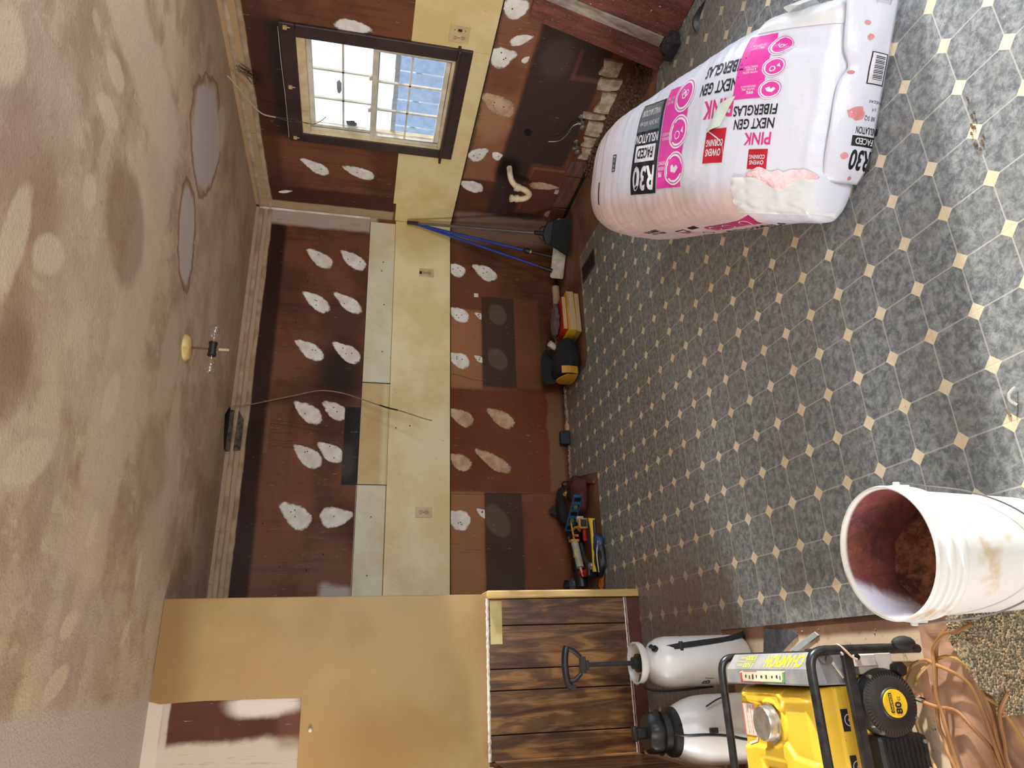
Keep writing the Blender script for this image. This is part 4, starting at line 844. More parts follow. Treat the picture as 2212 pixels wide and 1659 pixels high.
# ---- generator
ge = thing('generator', 'yellow and black portable generator in a black tube frame, beside the white bucket', 'generator', (0, 0, 0))
M_tube = mat('black_frame_tube', (24, 24, 26), .28, c2=(44, 44, 46), sc_=30, bump=.05); 
t = NT('worn_yellow_plastic'); n1 = t.noise(6, 4, .6); n2 = t.noise(60, 3, .6); n3 = t.noise(16, 4, .6, loc=(1, 5, 1))
col = t.mix(t.ramp(n1.outputs[0], .35, .65), L(240, 200, 66), L(232, 188, 54)); col = t.mix(t.mt('MULTIPLY', t.ramp(n3.outputs[0], .6, .75), .4), col, L(226, 196, 120)); col = t.mix(t.mt('MULTIPLY', t.ramp(n2.outputs[0], .70, .76), .6), col, L(120, 84, 50)); M_yel = t.done(col, .42)
M_gry = mat('dusty_grey_panel', (128, 130, 134), .6, c2=(150, 148, 142), sc_=14, bump=.25, bs=70)
M_blk = mat('dusty_black_cover', (24, 24, 25), .5, c2=(38, 36, 34), sc_=12)
M_steel = mat('brushed_cap_steel', (186, 184, 178), .32, metal=.75, c2=(160, 158, 152), sc_=30)
def arc(p0, p1, p2, r, k=6):
    p0, p1, p2 = Vector(p0), Vector(p1), Vector(p2); a = (p0-p1).normalized(); c = (p2-p1).normalized()
    return [p1+a*r*(1-i/k)**2+c*r*(i/k)**2 for i in range(k+1)]
for nm, y, xr in (('frame_loop', 1.775, .0), ('frame_loop', 2.262, -.012)):
    zt = .352
    pts = [(xr, y, .012)]+arc((xr, y, 0), (xr, y, zt), (-.42, y, zt), .05)+arc((0, y, zt), (-.44, y, zt), (-.44, y, 0), .05)+[(-.44, y, .012)]
    MB().tube(pts, .0125, 14).build(nm, M_tube, ge, smooth=True)
for x in (-.020, -.436): MB().tube([(x, 1.79, .19), (x, 2.25, .19)], .008, 12).build('side_rail', M_tube, ge, smooth=True)
for x in (-.004, -.436): MB().tube([(x, 1.76, .016), (x, 2.27, .016)], .0115, 12).build('bottom_rail', M_tube, ge, smooth=True)
b = MB().box(-.44, .0, 1.768, 1.782, .222, .252); b.build('cross_bar', M_tube, ge, bevel=.003)
b = MB(); b.ball((.012, 1.765, .055), .024, 14, sq=(.8, .8, 1.5)); b.build('rubber_foot', M_rubber, ge, smooth=True)
MB().tube([(.012, 1.77, .08), (.008, 1.772, .13), (.004, 1.776, .18)], .002, 6).build('pull_wire', M_cop, ge)
b = MB(); b.tube([(.004, 1.775, .262), (-.012, 1.762, .256), (-.004, 1.79, .252), (.014, 1.778, .258), (.002, 1.762, .25), (-.018, 1.756, .235), (-.026, 1.752, .222)], .0028, 6, smooth=5); b.build('tied_string', mat('pink_string', (206, 170, 150), .8), ge, smooth=True)
# control panel with its sloped face
b = MB(); y0, y1 = 1.80, 2.235
pts = [(-.004, .20), (-.004, .314), (-.046, .349), (-.088, .353), (-.088, .20)]
b.prism([(p[0], p[1]) for p in pts], y0, y1)
for i, v in enumerate(b.v):
    x, z, y = v; b.v[i] = (x, y-(.03*(z-.2)/.15 if y > 2 else 0)*0, z)
cp = b.build('control_panel', M_gry, ge, bevel=.004)
M_ylt = mat('yellow_lettering', (236, 220, 60), .5)
def slope(u, v):                                        # u along +y, v up the slope
    s0 = Vector((-.004, 0, .314)); s1 = Vector((-.046, 0, .349)); n_ = Vector((.035, 0, .036)).normalized()
    p = s0+(s1-s0)*v+n_*.0008; return (p.x, u, p.z)
decal(cp, 'printed_lettering', [fit_text('CHAMPION', 1.83, 2.02, .14, .92, .03), fit_text('1500', 2.085, 2.14, .58, .92, .02), fit_text('1200', 2.085, 2.14, .10, .44, .02), fit_text('STARTING WATTS', 2.145, 2.18, .66, .82), fit_text('RUNNING WATTS', 2.145, 2.18, .18, .34), rect_geo(2.08, 2.185, .49, .52, 2)], M_ylt, slope)
def flat(u, v): return (-.048-.038*v, u, .3494+.0036*v+.0009)
lab = decal(ge, 'start_stop_label', [([(1.90, .0), (2.135, .0), (2.11, -.0), (2.15, .12), (2.13, .92), (1.92, .92), (1.905, .1)], [(0, 1, 3, 4, 5, 6)])], mat('cream_label', (222, 214, 184), .5), lambda u, v: flat(u, .08+v*.85))
decal(lab, 'label_border', [rect_geo(1.91, 2.02, .9, .96, 3), rect_geo(1.905, 1.915, .1, .92, 2)], mat('green_ink', (96, 160, 84), .5), lambda u, v: (flat(u, .08+v*.85)[0], u, flat(u, .08+v*.85)[2]+.0005))
decal(lab, 'label_border', [rect_geo(2.03, 2.13, .9, .96, 3), rect_geo(2.135, 2.145, .15, .92, 2), rect_geo(2.05, 2.13, .02, .06, 2)], mat('red_ink', (206, 66, 60), .5), lambda u, v: (flat(u, .08+v*.85)[0], u, flat(u, .08+v*.85)[2]+.0005))
decal(lab, 'label_symbols', [rect_geo(2.11, 2.118, .35, .6, 1), rect_geo(2.09, 2.096, .4, .7, 1), rect_geo(2.07, 2.078, .3, .72, 1), rect_geo(2.05, 2.056, .35, .6, 1), rect_geo(2.02, 2.03, .4, .6, 1), rect_geo(1.995, 2.003, .35, .65, 1), rect_geo(1.965, 1.972, .4, .6, 1), rect_geo(1.94, 1.948, .35, .6, 1), rect_geo(1.925, 1.930, .4, .7, 1)], mat('dark_ink', (60, 54, 50), .5), lambda u, v: (flat(u, .08+v*.85)[0], u, flat(u, .08+v*.85)[2]+.0006))
# tank
def tankpt(u, v):                                      # u x-ward 0..1, v y-ward 0..1
    x = -.094-.36*u; y = 1.835+.385*v
    ex = min(u*.36, (1-u)*.36)/.03; ey = min(v*.385, (1-v)*.385)/.03
    k = min(1, max(0, ex)); l = min(1, max(0, ey)); h = (1-(1-k)**2.2)**.5*(1-(1-l)**2.2)**.5
    z = .255+.078*h
    def lerp(P, q):
        for (a, va), (c_, vc) in zip(P, P[1:]):
            if a >= q >= c_: return va+(vc-va)*(a-q)/(a-c_)
        return P[-1][1]
    sg = lambda q: 1/(1+math.exp(max(-30, min(30, -q/.0016))))
    xu = lerp([(2.25, -.105), (2.175, -.107), (2.145, -.140), (2.09, -.142), (1.995, -.142), (1.975, -.158), (1.955, -.130), (1.80, -.127)], y)
    xl = lerp([(2.25, -.262), (2.17, -.266), (2.13, -.258), (2.06, -.262), (1.99, -.238), (1.965, -.244), (1.935, -.274), (1.80, -.286)], y)
    z += .010*(sg(x-xu)+sg(xl-x))*h
    z += .008*sg(x+.116+max(0, abs(y-2.06)-.085)*.6)*sg(.105-abs(y-2.06))*h
    z -= .010*sg(-.288-x)*sg(.062-abs(y-2.045))*h
    d = math.hypot(x+.192, y-2.022); z += .006*sg(.062-d)*h
    return (x, y, z)
b = MB().grid(tankpt, 160, 160); tk = b.build('fuel_tank', M_yel, ge, smooth=True)
b = MB(); b.grid(lambda u, v: (-.094-.36*u, 1.835-.012*math.sin(v*PI*.5)*(1)+.0, .258-.062*v), 10, 6); b.box(-.45, -.094, 1.828, 2.2, .190, .257); b.build('tank_skirt', M_yel, ge, bevel=.006)
b = MB().box(-.45, -.085, 2.205, 2.222, .20, .25); b.build('tank_back', M_yel, ge)
b = MB().lathe([(.050, .346), (.052, .350), (.052, .352)], (-.192, 2.022, 0), 40); b.lathe([(.047, .350), (.0475, .372), (.045, .377), (.040, .376), (.0, .377)], (-.192, 2.022, 0), 40); b.build('fuel_cap', M_steel, ge, smooth=True)
def tk_top(dz): 
    def f(x, y):
        u = (-.094-x)/.36; v = (y-1.835)/.385; p = tankpt(min(1, max(0, u)), min(1, max(0, v))); return (x, y, p[2]+dz)
    return f
warn = decal(ge, 'warning_label', [rect_geo(-.145, -.235, 2.122, 2.205, 12), ([(-.235, 2.205), (-.262, 2.175), (-.25, 2.13), (-.235, 2.122)], [(0, 1, 2, 3)])], mat('pale_warning_label', (228, 210, 192), .5), tk_top(.0016))
decal(warn, 'label_border', [rect_geo(-.148, -.235, 2.187, 2.201, 6), rect_geo(-.148, -.235, 2.126, 2.129, 6)], mat('faded_red_ink', (214, 112, 96), .5), tk_top(.0024))
decal(warn, 'label_lines', [rect_geo(-.15-.014*i, -.160-.014*i, 2.145+.003*(j % 2)+.012*j, 2.147+.012*j, 1) for i in range(6) for j in range(3)], mat('grey_red_ink', (172, 120, 110), .5), tk_top(.0026))
decal(ge, 'caution_strip', [rect_geo(-.15, -.235, 2.092, 2.103, 4)], mat('dark_strip_ink', (66, 62, 54), .5), tk_top(.0012))
fs_ = decal(ge, 'fuel_sticker', [rect_geo(-.315, -.40, 2.01, 2.09, 3)], mat('dark_sticker', (54, 54, 56), .4), tk_top(.0015))
decal(fs_, 'sticker_dots', [disc_geo(-.352, 2.032, .010), disc_geo(-.376, 2.032, .010)], mat('orange_ink', (226, 120, 70), .5), tk_top(.0022))
decal(fs_, 'sticker_white', [([(-.32, 2.088), (-.345, 2.088), (-.33, 2.02)], [(0, 1, 2)]), rect_geo(-.36, -.362, 2.05, 2.085, 1)], mat('white_ink', (220, 220, 214), .5), tk_top(.0022))
def side(u, v): return (u, 1.8268, v)
for k, (u0, u1, v0, v1) in enumerate([(-.150, -.205, .205, .250), (-.262, -.318, .208, .248)]):
    q = decal(ge, 'choke_label', [rect_geo(u0, u1, v0, v1, 2)], mat('black_label', (34, 34, 36), .4), lambda u, v: side(u, v))
    decal(q, 'label_mark', [ring_geo((u0+u1)/2, (v0+v1)/2, .013, .0155, 24), disc_geo((u0+u1)/2, (v0+v1)/2, .004)], mat('white_mark', (214, 214, 208), .5), lambda u, v: (u, 1.8262, v))
# engine below
M_cast = mat('greasy_engine_casting', (58, 52, 46), .6, c2=(36, 32, 30), sc_=20, bump=.3, bs=60)
MB().box(-.40, -.05, 1.86, 2.18, .02, .19).build('engine_block', M_cast, ge, bevel=.01)
b = MB().lathe([(.095, 0), (.095, .03), (.086, .045), (.086, .05)], (-.138, 1.86, .128), 40, (0, -1, 0)); b.build('fan_shroud', M_yel, ge, smooth=True)
b = MB().lathe([(.088, .0), (.088, .022), (.082, .034), (.058, .044), (.040, .046), (.038, .050), (.0, .051)], (-.138, 1.812, .128), 56, (0, -1, 0)); rs = b.build('recoil_starter', M_blk, ge, smooth=True)
fin = None
for i in range(56):
    a = 2*PI*i/56
    if fin is None:
        q = MB().box(.044, .080, -.0012, .0012, -.0015, .0035); fin = q.build('cooling_fin', mat('brown_black_fin', (70, 58, 50), .5), rs); o = fin
    else: o = fin.copy(); C.objects.link(o); o.parent = rs
    o.matrix_local = Matrix.Translation((-.138, 1.812, .128)) @ Matrix.Rotation(PI/2, 4, 'X') @ Matrix.Rotation(a, 4, 'Z') @ Matrix.Translation((0, 0, .0485)) @ Matrix.Rotation(math.radians(10), 4, 'Y')
bd = MB().cyl((-.138, 1.764, .128), (-.138, 1.757, .128), .035, n=40).build('round_badge', mat('badge_yellow', (236, 190, 40), .4), ge, smooth=True)
def bdg(u, v):                                         # read with its top turned toward the frame foot
    a = math.radians(0); return (-.138-(-u), 1.7562, .128+v)
def bdg2(u, v): return (-.138+u, 1.7562, .128+v)
decal(bd, 'badge_lettering', [fit_text('80', -.026, .004, -.016, .004, .03), fit_text('cc', .007, .017, -.016, -.007), rect_geo(-.022, .026, .009, .019, 4)], mat('badge_black_ink', (30, 28, 26), .5), bdg2)
decal(bd, 'badge_lettering', [fit_text('CHAMPION', -.019, .023, .0105, .0175, .02)], mat('badge_gold_ink', (236, 190, 40), .5), lambda u, v: (-.138+u, 1.7558, .128+v))
for a in (.6, 2.6, 4.2): MB().cyl((-.138+.081*math.cos(a), 1.79, .128+.081*math.sin(a)), (-.138+.081*math.cos(a), 1.776, .128+.081*math.sin(a)), .006, n=8).build('shroud_bolt', M_steel, ge)
b = MB().box(-.43, -.215, 1.785, 1.90, .028, .185); mf = b.build('muffler_cover', M_blk, ge, bevel=.014)
for i in range(9): MB().box(-.42, -.225, 1.782, 1.786, .046+.014*i, .050+.014*i).build('cover_rib', M_tube, mf)
for x, z in ((-.235, .045), (-.30, .045)): MB().cyl((x, 1.786, z), (x, 1.777, z), .005, n=8).build('cover_screw', M_steel, mf)
b = MB().box(-.065, -.012, 1.80, 1.85, .075, .185).box(-.045, -.014, 1.795, 1.80, .13, .20); b.build('carburettor_bracket', mat('chalky_metal', (206, 202, 192), .5, c2=(170, 164, 152)), ge, bevel=.003)
b = MB().cyl((-.055, 1.80, .075), (-.055, 1.772, .070), .020, n=6); b.build('drain_bolt', M_blk, ge, bevel=.003)
b = MB().cyl((-.018, 1.80, .292), (-.018, 1.785, .296), .016, n=16).cyl((-.024, 1.785, .288), (-.024, 1.778, .288), .010, n=12); b.build('rubber_mount', M_cop, ge, smooth=True)
MB().tube([(-.02, 1.80, .275), (-.045, 1.795, .26), (-.07, 1.80, .24)], .004, 8, smooth=4).build('clamp_strap', mat('pale_strap', (196, 180, 160), .5), ge)
MB().cyl((-.165, 1.79, .188), (-.195, 1.785, .188), .007, n=10).build('lever_peg', mat('bare_peg', (206, 186, 160), .4, metal=.4), ge, smooth=True)

# ---- insulation bag
BQ = (1.3027, 1.6186, 0.9844, 1.4665, 0.7047, 0.5302, 0.1541, 0.3544, 0.5843, -0.1835, 3.1378, 0.2808, 0.308, 2.0944, 2.3321)
ox, oy, ang, BL, W0, W1, Hn, Hm, H1, shf, nn_, un, uf, m1_, m2_ = BQ
av = Vector((math.cos(ang), math.sin(ang), 0)); lv = Vector((math.sin(ang), -math.cos(ang), 0)); BO = Vector((ox, oy, 0))
bag = thing('insulation_bag', 'large white plastic bag of pink insulation lying on the patterned floor', 'insulation bag', (ox, oy, 0))
def se(a, n):
    c, s_ = math.cos(a), math.sin(a); return math.copysign(abs(c)**(2/n), c), math.copysign(abs(s_)**(2/n), s_)
def bagpt(k, a):
    r = 1
    if k > 1-uf: r = max(0, 1-((k-1+uf)/uf)**m2_)**(1/m2_)
    rl = 1
    if k < .03: rl = max(0, 1-(1-k/.03)**2.5)**(1/2.5)
    H = Hn+(Hm-Hn)*(1-max(0, 1-k/un)**m1_)+(H1-Hm)*k; W = W0+(W1-W0)*k
    c, s_ = se(a, nn_); z = H/2*(1+s_*r*rl); q = BL*k
    lat = W/2*(c*r*rl)+W0/2+shf*k
    up_ = max(0, s_); w_ = .006*noise.noise(Vector((q*5, lat*5, z*5)))
    w_ += .0022*noise.noise(Vector((q*60, lat*2.5, z*3)))*(.4+up_)
    w_ += .004*noise.noise(Vector((q*16, lat*9, z*14)))*max(0, 1-k*4)
    w_ += -.012*math.exp(-((lat-.55-.25*(q-.1))/.02)**2)*max(0, 1-abs(q-.12)/.14)
    if c < -.2: w_ += .003*noise.noise(Vector((q*4, z*45, 1)))
    if z < .02: w_ = 0
    n_ = lv*c+Vector((0, 0, 1))*s_
    p = av*q+lv*lat+Vector((0, 0, z))+n_*w_
    p.z = max(p.z, 0.0); return p
nu, nv = 170, 200
b = MB(); vs = [tuple(bagpt(.5-.5*math.cos(PI*i/nu), 2*PI*j/nv)) for i in range(nu+1) for j in range(nv)]
b.add(vs, [(i*nv+j, (i+1)*nv+j, (i+1)*nv+(j+1) % nv, i*nv+(j+1) % nv) for i in range(nu) for j in range(nv)])
t = NT('white_bag_film'); o = t.xyz()
latn = t.mt('ADD', t.mt('MULTIPLY', o[0], lv.x), t.mt('MULTIPLY', o[1], lv.y)); un_ = t.mt('ADD', t.mt('MULTIPLY', o[0], av.x), t.mt('MULTIPLY', o[1], av.y))
n1 = t.noise(4, 4, .6); n2 = t.noise(12, 4, .6, (1, 1, 2))
pinkf = t.mt('MAXIMUM', t.mt('MULTIPLY', t.ramp(t.mt('ADD', latn, t.mt('MULTIPLY', n1.outputs[0], .06)), .05, .17, 1, 0), t.ramp(un_, .12, .25)), t.mt('MULTIPLY', t.ramp(un_, .90, 1.1), .5))
col = t.mix(t.mt('MULTIPLY', pinkf, .8), L(214, 214, 223), L(216, 176, 163)); col = t.mix(t.mt('MULTIPLY', t.ramp(n2.outputs[0], .52, .7), .25), col, L(238, 214, 216))
w1 = t.noise(28, 4, .65, (1, 1, 1), dist=.5); t.bump(t.mt('ADD', w1.outputs[0], n2.outputs[0]), .28, .008); M_bag = t.done(col, .30)
body = b.build('bag_body', M_bag, bag, smooth=True)
bvh = BVHTree.FromPolygons([Vector(v) for v in b.v], b.f)
def proj_down(off):
    def f(u, l):
        o_ = av*u+lv*l+Vector((0, 0, 2)); h, n_, i, d = bvh.ray_cast(o_, Vector((0, 0, -1)))
        if h is None: return tuple(av*u+lv*l)
        if n_.z < 0: n_ = -n_
        return tuple(h+n_*off)
    return f
def proj_end(off):                                     # l across, z up, onto the near end
    def f(l, z):
        o_ = av*-.6+lv*l+Vector((0, 0, z)); h, n_, i, d = bvh.ray_cast(o_, av)
        if h is None: return tuple(lv*l+Vector((0, 0, z)))
        return tuple(h-av*off)
    return f
def proj_side(off):                                    # u along, z up, onto the long left side
    def f(u, z):
        o_ = av*u+lv*-.8+Vector((0, 0, z)); h, n_, i, d = bvh.ray_cast(o_, lv)
        if h is None: return tuple(av*u+Vector((0, 0, z)))
        return tuple(h-lv*off)
    return f
M_ink = mat('black_print', (26, 26, 32), .4); M_mag = mat('magenta_print', (226, 62, 160), .38, c2=(214, 54, 150)); M_red = mat('red_logo_print', (200, 30, 52), .38); M_pinkp = mat('pink_print', (232, 60, 140), .38)
M_wp = mat('white_print', (240, 236, 240), .38); M_gp = mat('grey_print', (104, 110, 112), .4)
def rd(n_, geos, m, off=.0016, f=proj_down): return decal(body, n_, [([(u, l) for u, l in vs], fs) for vs, fs in geos], m, f(off))
def T(s, u0, u1, l0, l1, bold=.0, shear=0):            # reads away from the near end, tops toward the left side
    vs, fs = fit_text(s, 0, 1, 0, 1, bold)
    return [(u0+(u1-u0)*x+shear*y, l1-(l1-l0)*y) for x, y in vs], fs
def wide(u0, u1, l0, l1, n=16): return rect_geo(u0, u1, l0, l1, n)
# top face
rd('black_panel', [wide(.645, .835, .092, .455)], M_ink)
rd('grey_panel', [wide(.665, .83, .345, .45)], M_gp, .0020)
rd('white_panel', [wide(.675, .82, .222, .288)], M_wp, .0022)
rd('panel_lettering', [T('R30', .665, .82, .105, .205, .03), T('INSULATION', .66, .83, .297, .333, .02), T('2 IN 24 IN | 610 mm', .675, .82, .365, .39), T('WALLS & FLOORS', .675, .82, .405, .43)], M_wp, .0026)
rd('panel_lettering', [T('FACED', .69, .805, .235, .278, .03)], M_ink, .0028)
rd('magenta_band', [wide(.475, .64, .108, .487)], M_mag)
for l in (.178, .312, .444):
    rd('round_emblem', [ring_geo(.515, l, .056, .062), ring_geo(.515, l, .044, .052)], M_wp, .0024)
    rd('round_emblem', [disc_geo(.515, l, .056)], M_mag, .0020)
rd('emblem_symbol', [([(.545, .185), (.53, .165), (.505, .160), (.488, .178), (.50, .19), (.512, .18), (.52, .192)], [(0, 1, 2, 3, 4, 5, 6)]), ring_geo(.520, .300, .012, .016, 20), ([(.485, .305), (.50, .312), (.49, .330)], [(0, 1, 2)]), ring_geo(.515, .444, .010, .014, 12), ring_geo(.502, .450, .009, .012, 12), ring_geo(.526, .455, .009, .012, 12)], M_wp, .0028)
rd('small_lettering', [T('99%', .60, .625, .150, .170, .02), T('SAFER FIRE', .585, .63, .176, .190), T('PERFORMANCE', .578, .632, .196, .210), T('FASTER INSTALL', .575, .63, .290, .302), T('& PASSES INSPECTION', .575, .63, .306, .318), T('FEELS SOFT', .585, .63, .425, .437), T('AS COTTON', .585, .63, .441, .453)], M_wp, .0026)
rd('logo_square', [wide(.262, .345, .182, .298)], M_red)
rd('logo_lettering', [T('OWENS', .272, .335, .205, .230, .02), T('CORNING', .268, .338, .238, .262, .02)], M_wp, .0026)
vsq = [(.262+.083*i/14+0, .298-.085*(1-(1-(1-i/14))**.45)-.0) for i in range(15)]
rd('logo_swoosh', [([(x, y) for x, y in vsq]+[(x, y-.005) for x, y in reversed(vsq)], [(i, i+1, 28-i, 29-i) for i in range(14)])], M_wp, .0026)
rd('pink_word', [T('PINK', .250, .375, .335, .398, .02)], M_pinkp)
rd('bag_lettering', [T('NEXT GEN', .245, .415, .420, .462, .02), T('FIBERGLAS', .235, .415, .482, .524, .02)], M_ink)
# slanted near face
rd('logo_square', [wide(.128, .180, .158, .222)], M_red)
rd('logo_lettering', [T('OWENS', .136, .174, .172, .186, .02), T('CORNING', .134, .176, .190, .204, .02)], M_wp, .0026)
rd('pink_word', [T('PINK', .125, .200, .236, .276, .02)], M_pinkp)
rd('bag_lettering', [T('NEXT GEN', .122, .238, .288, .322, .02), T('FIBERGLAS', .120, .246, .332, .366, .02)], M_ink)
rd('magenta_band', [wide(.165, .255, .388, .592)], M_mag)
for l in (.412, .482, .550):
    rd('round_emblem', [ring_geo(.146, l, .029, .032), ring_geo(.146, l, .023, .027)], M_wp, .0024)
    rd('round_emblem', [disc_geo(.146, l, .029)], M_mag, .0020)
rd('emblem_symbol', [([(.160, .416), (.153, .405), (.140, .402), (.132, .412), (.138, .418), (.144, .412), (.148, .420)], [(0, 1, 2, 3, 4, 5, 6)]), ring_geo(.150, .476, .006, .009, 16), ([(.130, .480), (.140, .484), (.134, .493)], [(0, 1, 2)]), ring_geo(.146, .548, .005, .007, 12), ring_geo(.140, .553, .004, .006, 12), ring_geo(.152, .554, .004, .006, 12)], M_wp, .0028)
rd('small_lettering', [T('99%', .193, .212, .402, .412, .02), T('SAFER FIRE', .19, .228, .414, .421), T('PERFORMANCE', .187, .232, .423, .430), T('FASTER INSTALL', .19, .236, .468, .475), T('& PASSES', .195, .225, .477, .484), T('INSPECTION', .192, .23, .486, .493), T('FEELS SOFT', .19, .228, .545, .552), T('AS COTTON', .19, .228, .554, .561)], M_wp, .0026)
# near end: a flap folded up from below
b = MB()
def flp(u, v):
    l = .125+.56*u; wv = .012*noise.noise(Vector((u*5, v*2, 3)))
    top = .142+.02*math.sin(u*7)*.4+.03*u-.025*math.exp(-((u-.62)/.06)**2)
    cr = max(0, 1-u/.16)**2*.5; z = .004+cr*.03+(top-.004-cr*.05)*v; q = -.022-.010*math.sin(PI*v)+.020*v*v+wv*v+.045*cr
    return tuple(av*q+lv*l+Vector((0, 0, z)))
b.grid(flp, 60, 14); fp = b.build('end_flap', M_bag, bag, smooth=True, solid=.002)
bv2 = BVHTree.FromPolygons([Vector(v) for v in b.v], b.f)
def on_flap(off):
    def f(l, z):
        h, n_, i, d = bv2.ray_cast(av*-.6+lv*l+Vector((0, 0, z)), av)
        return tuple(h-av*(off+.001)) if h is not None else tuple(av*-.03+lv*l+Vector((0, 0, z)))
    return f
def TE(s, z0, z1, l0, l1, bold=.0):                    # reads upward, tops toward the left
    vs, fs = fit_text(s, 0, 1, 0, 1, bold); return [(l1-(l1-l0)*y, z0+(z1-z0)*x) for x, y in vs], fs
def re(n_, geos, m, off=.001):
    return decal(fp, n_, geos, m, on_flap(off))
re('flap_lettering', [TE('R30', -.015+.02, .082, .165, .228, .03), TE('INSULATION', .0, .078, .276, .298, .02)], M_ink)
re('flap_label', [rect_geo(.238, .270, .004, .086, 6)], M_ink); re('flap_lettering', [TE('FACED', .008, .074, .244, .264, .02)], M_wp, .0016)
re('flap_lettering', [TE('88 SQ', .016, .056, .318, .334), TE('x 4', .018, .032, .345, .358), TE('PIEZAS', .004, .05, .372, .380)], mat('blue_grey_ink', (70, 74, 104), .5))
re('barcode_frame', [rect_geo(.425, .520, .010, .072, 6)], M_ink); re('barcode_field', [rect_geo(.428, .517, .014, .068, 6)], M_wp, .0014)
re('barcode_bars', [rect_geo(.440+.0048*i, .440+.0048*i+(.0026 if i % 3 else .0016), .018, .056, 3) for i in range(15)], M_ink, .0018)
M_pk = mat('pink_fibreglass', (224, 150, 150), .95, c2=(206, 124, 128), sc_=30, bump=.8, bs=90)
for l, z, a, c_ in [(.335, .085, .020, .028), (.455, .12, .006, .010), (.56, .085, .009, .012), (.60, .10, .007, .010), (.205, .10, .010, .012), (.14, .06, .006, .007)]:
    vs, fs = disc_geo(l, z, a, 14, c_); vs = [(x+.3*a*noise.noise(Vector((x*90, y*90, 1))), y+.3*c_*noise.noise(Vector((x*90, y*90, 4)))) for x, y in vs]
    re('torn_hole', [(vs, fs)], M_pk, .0012)
# crumpled clear film and fluff at the left corner
b = MB(); 
def film(u, v):
    q = .02+.20*u; l = .015+.115*v; h, n_, i, d = bvh.ray_cast(av*q+lv*l+Vector((0, 0, 2)), Vector((0, 0, -1)))
    z = h.z if h is not None else .05
    return tuple(av*q+lv*l+Vector((0, 0, z+.006+.014*abs(noise.noise(Vector((u*5, v*5, 2)))))))
b.grid(film, 36, 24); M_film = mat('clear_film', (232, 230, 226), .22, c2=(246, 244, 240), sc_=9, alpha=.72); b.build('loose_film', M_film, body, smooth=True)
b = MB()
def tuft(u, v):
    q = .185-.17*u; w = .030*math.sin(PI*u)**.7*(1+.5*noise.noise(Vector((u*7, 1, 1)))); l = .130+.012*math.sin(u*9)+(v-.5)*2*w
    p = Vector(proj_down(.003)(q, l)); p.z += (.020*math.sin(PI*u)*math.cos((v-.5)*PI)+.006*noise.noise(Vector((u*22, v*9, 3))))*.8; return tuple(p)
b.grid(tuft, 60, 16)
b.build('pink_tuft', mat('pale_pink_fluff', (250, 216, 214), .95, c2=(240, 188, 186), sc_=30, bump=.6, bs=140), body, smooth=True)
b = MB(); b.grid(lambda u, v: tuple(Vector(proj_down(.004+.012*math.sin(PI*v)*(.5+.5*math.sin(u*9)))(.02+.22*u, .60+.075*v))), 30, 10); b.build('loose_film', M_film, body, smooth=True)
b = MB(); b.grid(lambda u, v: tuple(av*(-.02-.05*v)+lv*(.655+.03*v)+Vector((0, 0, .03+.05*u+.03*v))), 6, 6); b.build('film_tab', M_bag, body, solid=.002, smooth=True)
b = MB(); b.grid(lambda u, v: tuple(av*(.10+.10*u)+lv*(.66+.05*v)+Vector((0, 0, .27-.10*v+.03*math.sin(u*5)))), 12, 8); b.build('film_tab', M_film, body, smooth=True)
# far end gathered film
b = MB(); b.grid(lambda u, v: tuple(av*(BL*(.90+.085*math.sin(PI*v)))+lv*(.02+.10*u)+Vector((0, 0, .12+.36*v+.01*noise.noise(Vector((u*9, v*9, 1)))))), 10, 20)
# long side prints
sd_ = lambda n_, g_, m_, off=.0016: decal(body, n_, [([(x, y) for x, y in vs], fs) for vs, fs in g_], m_, proj_side(off))
sd_('side_band', [wide(.20, .52, .215, .275, 10)], mat('side_magenta', (196, 44, 110), .4))
for u in (.26, .38, .48): sd_('side_emblem', [ring_geo(u, .245, .022, .026, 20)], M_wp, .0024)
sd_('side_lettering', [fit_text('PINK', .66, .74, .235, .265, .02)], M_pinkp)
sd_('side_lettering', [fit_text('NEXT GEN', .80, .93, .30, .325, .02), fit_text('FIBERGLAS', .80, .93, .335, .36, .02), fit_text('R-30 INSULATION', .15, .55, .14, .18, .02), ring_geo(.62, .20, .02, .024), rect_geo(.54, .60, .285, .31, 2), rect_geo(.64, .72, .30, .306, 2), rect_geo(.64, .72, .27, .276, 2), rect_geo(.64, .646, .27, .306, 2), rect_geo(.714, .72, .27, .306, 2)], M_ink)
# free tag label on the far top
rd('small_panel', [wide(.985, .992, .20, .27, 3), wide(1.01, 1.015, .20, .27, 3), wide(.985, 1.015, .198, .202, 3), wide(.985, 1.015, .268, .272, 3), T('FREE', .990, 1.008, .21, .26, .02)], M_ink)
rd('edge_mark', [wide(1.13, 1.14, .06, .16, 4)], M_ink)
# greenish paper tag lying on top
b = MB()
def tagp(u, v):
    q = .245+.055*u+.045*(1-v); l = .305+.095*v-.02*u; p = Vector(proj_down(.004+.006*math.sin(PI*u))(q, l)); return tuple(BO+p)
b.grid(tagp, 8, 12); o = b.build('paper_tag', mat('greenish_paper_tag', (206, 212, 198), .7, c2=(190, 198, 184)), solid=.0012); tag(o, 'small pale green paper slip lying on top of the insulation bag', 'paper slip')
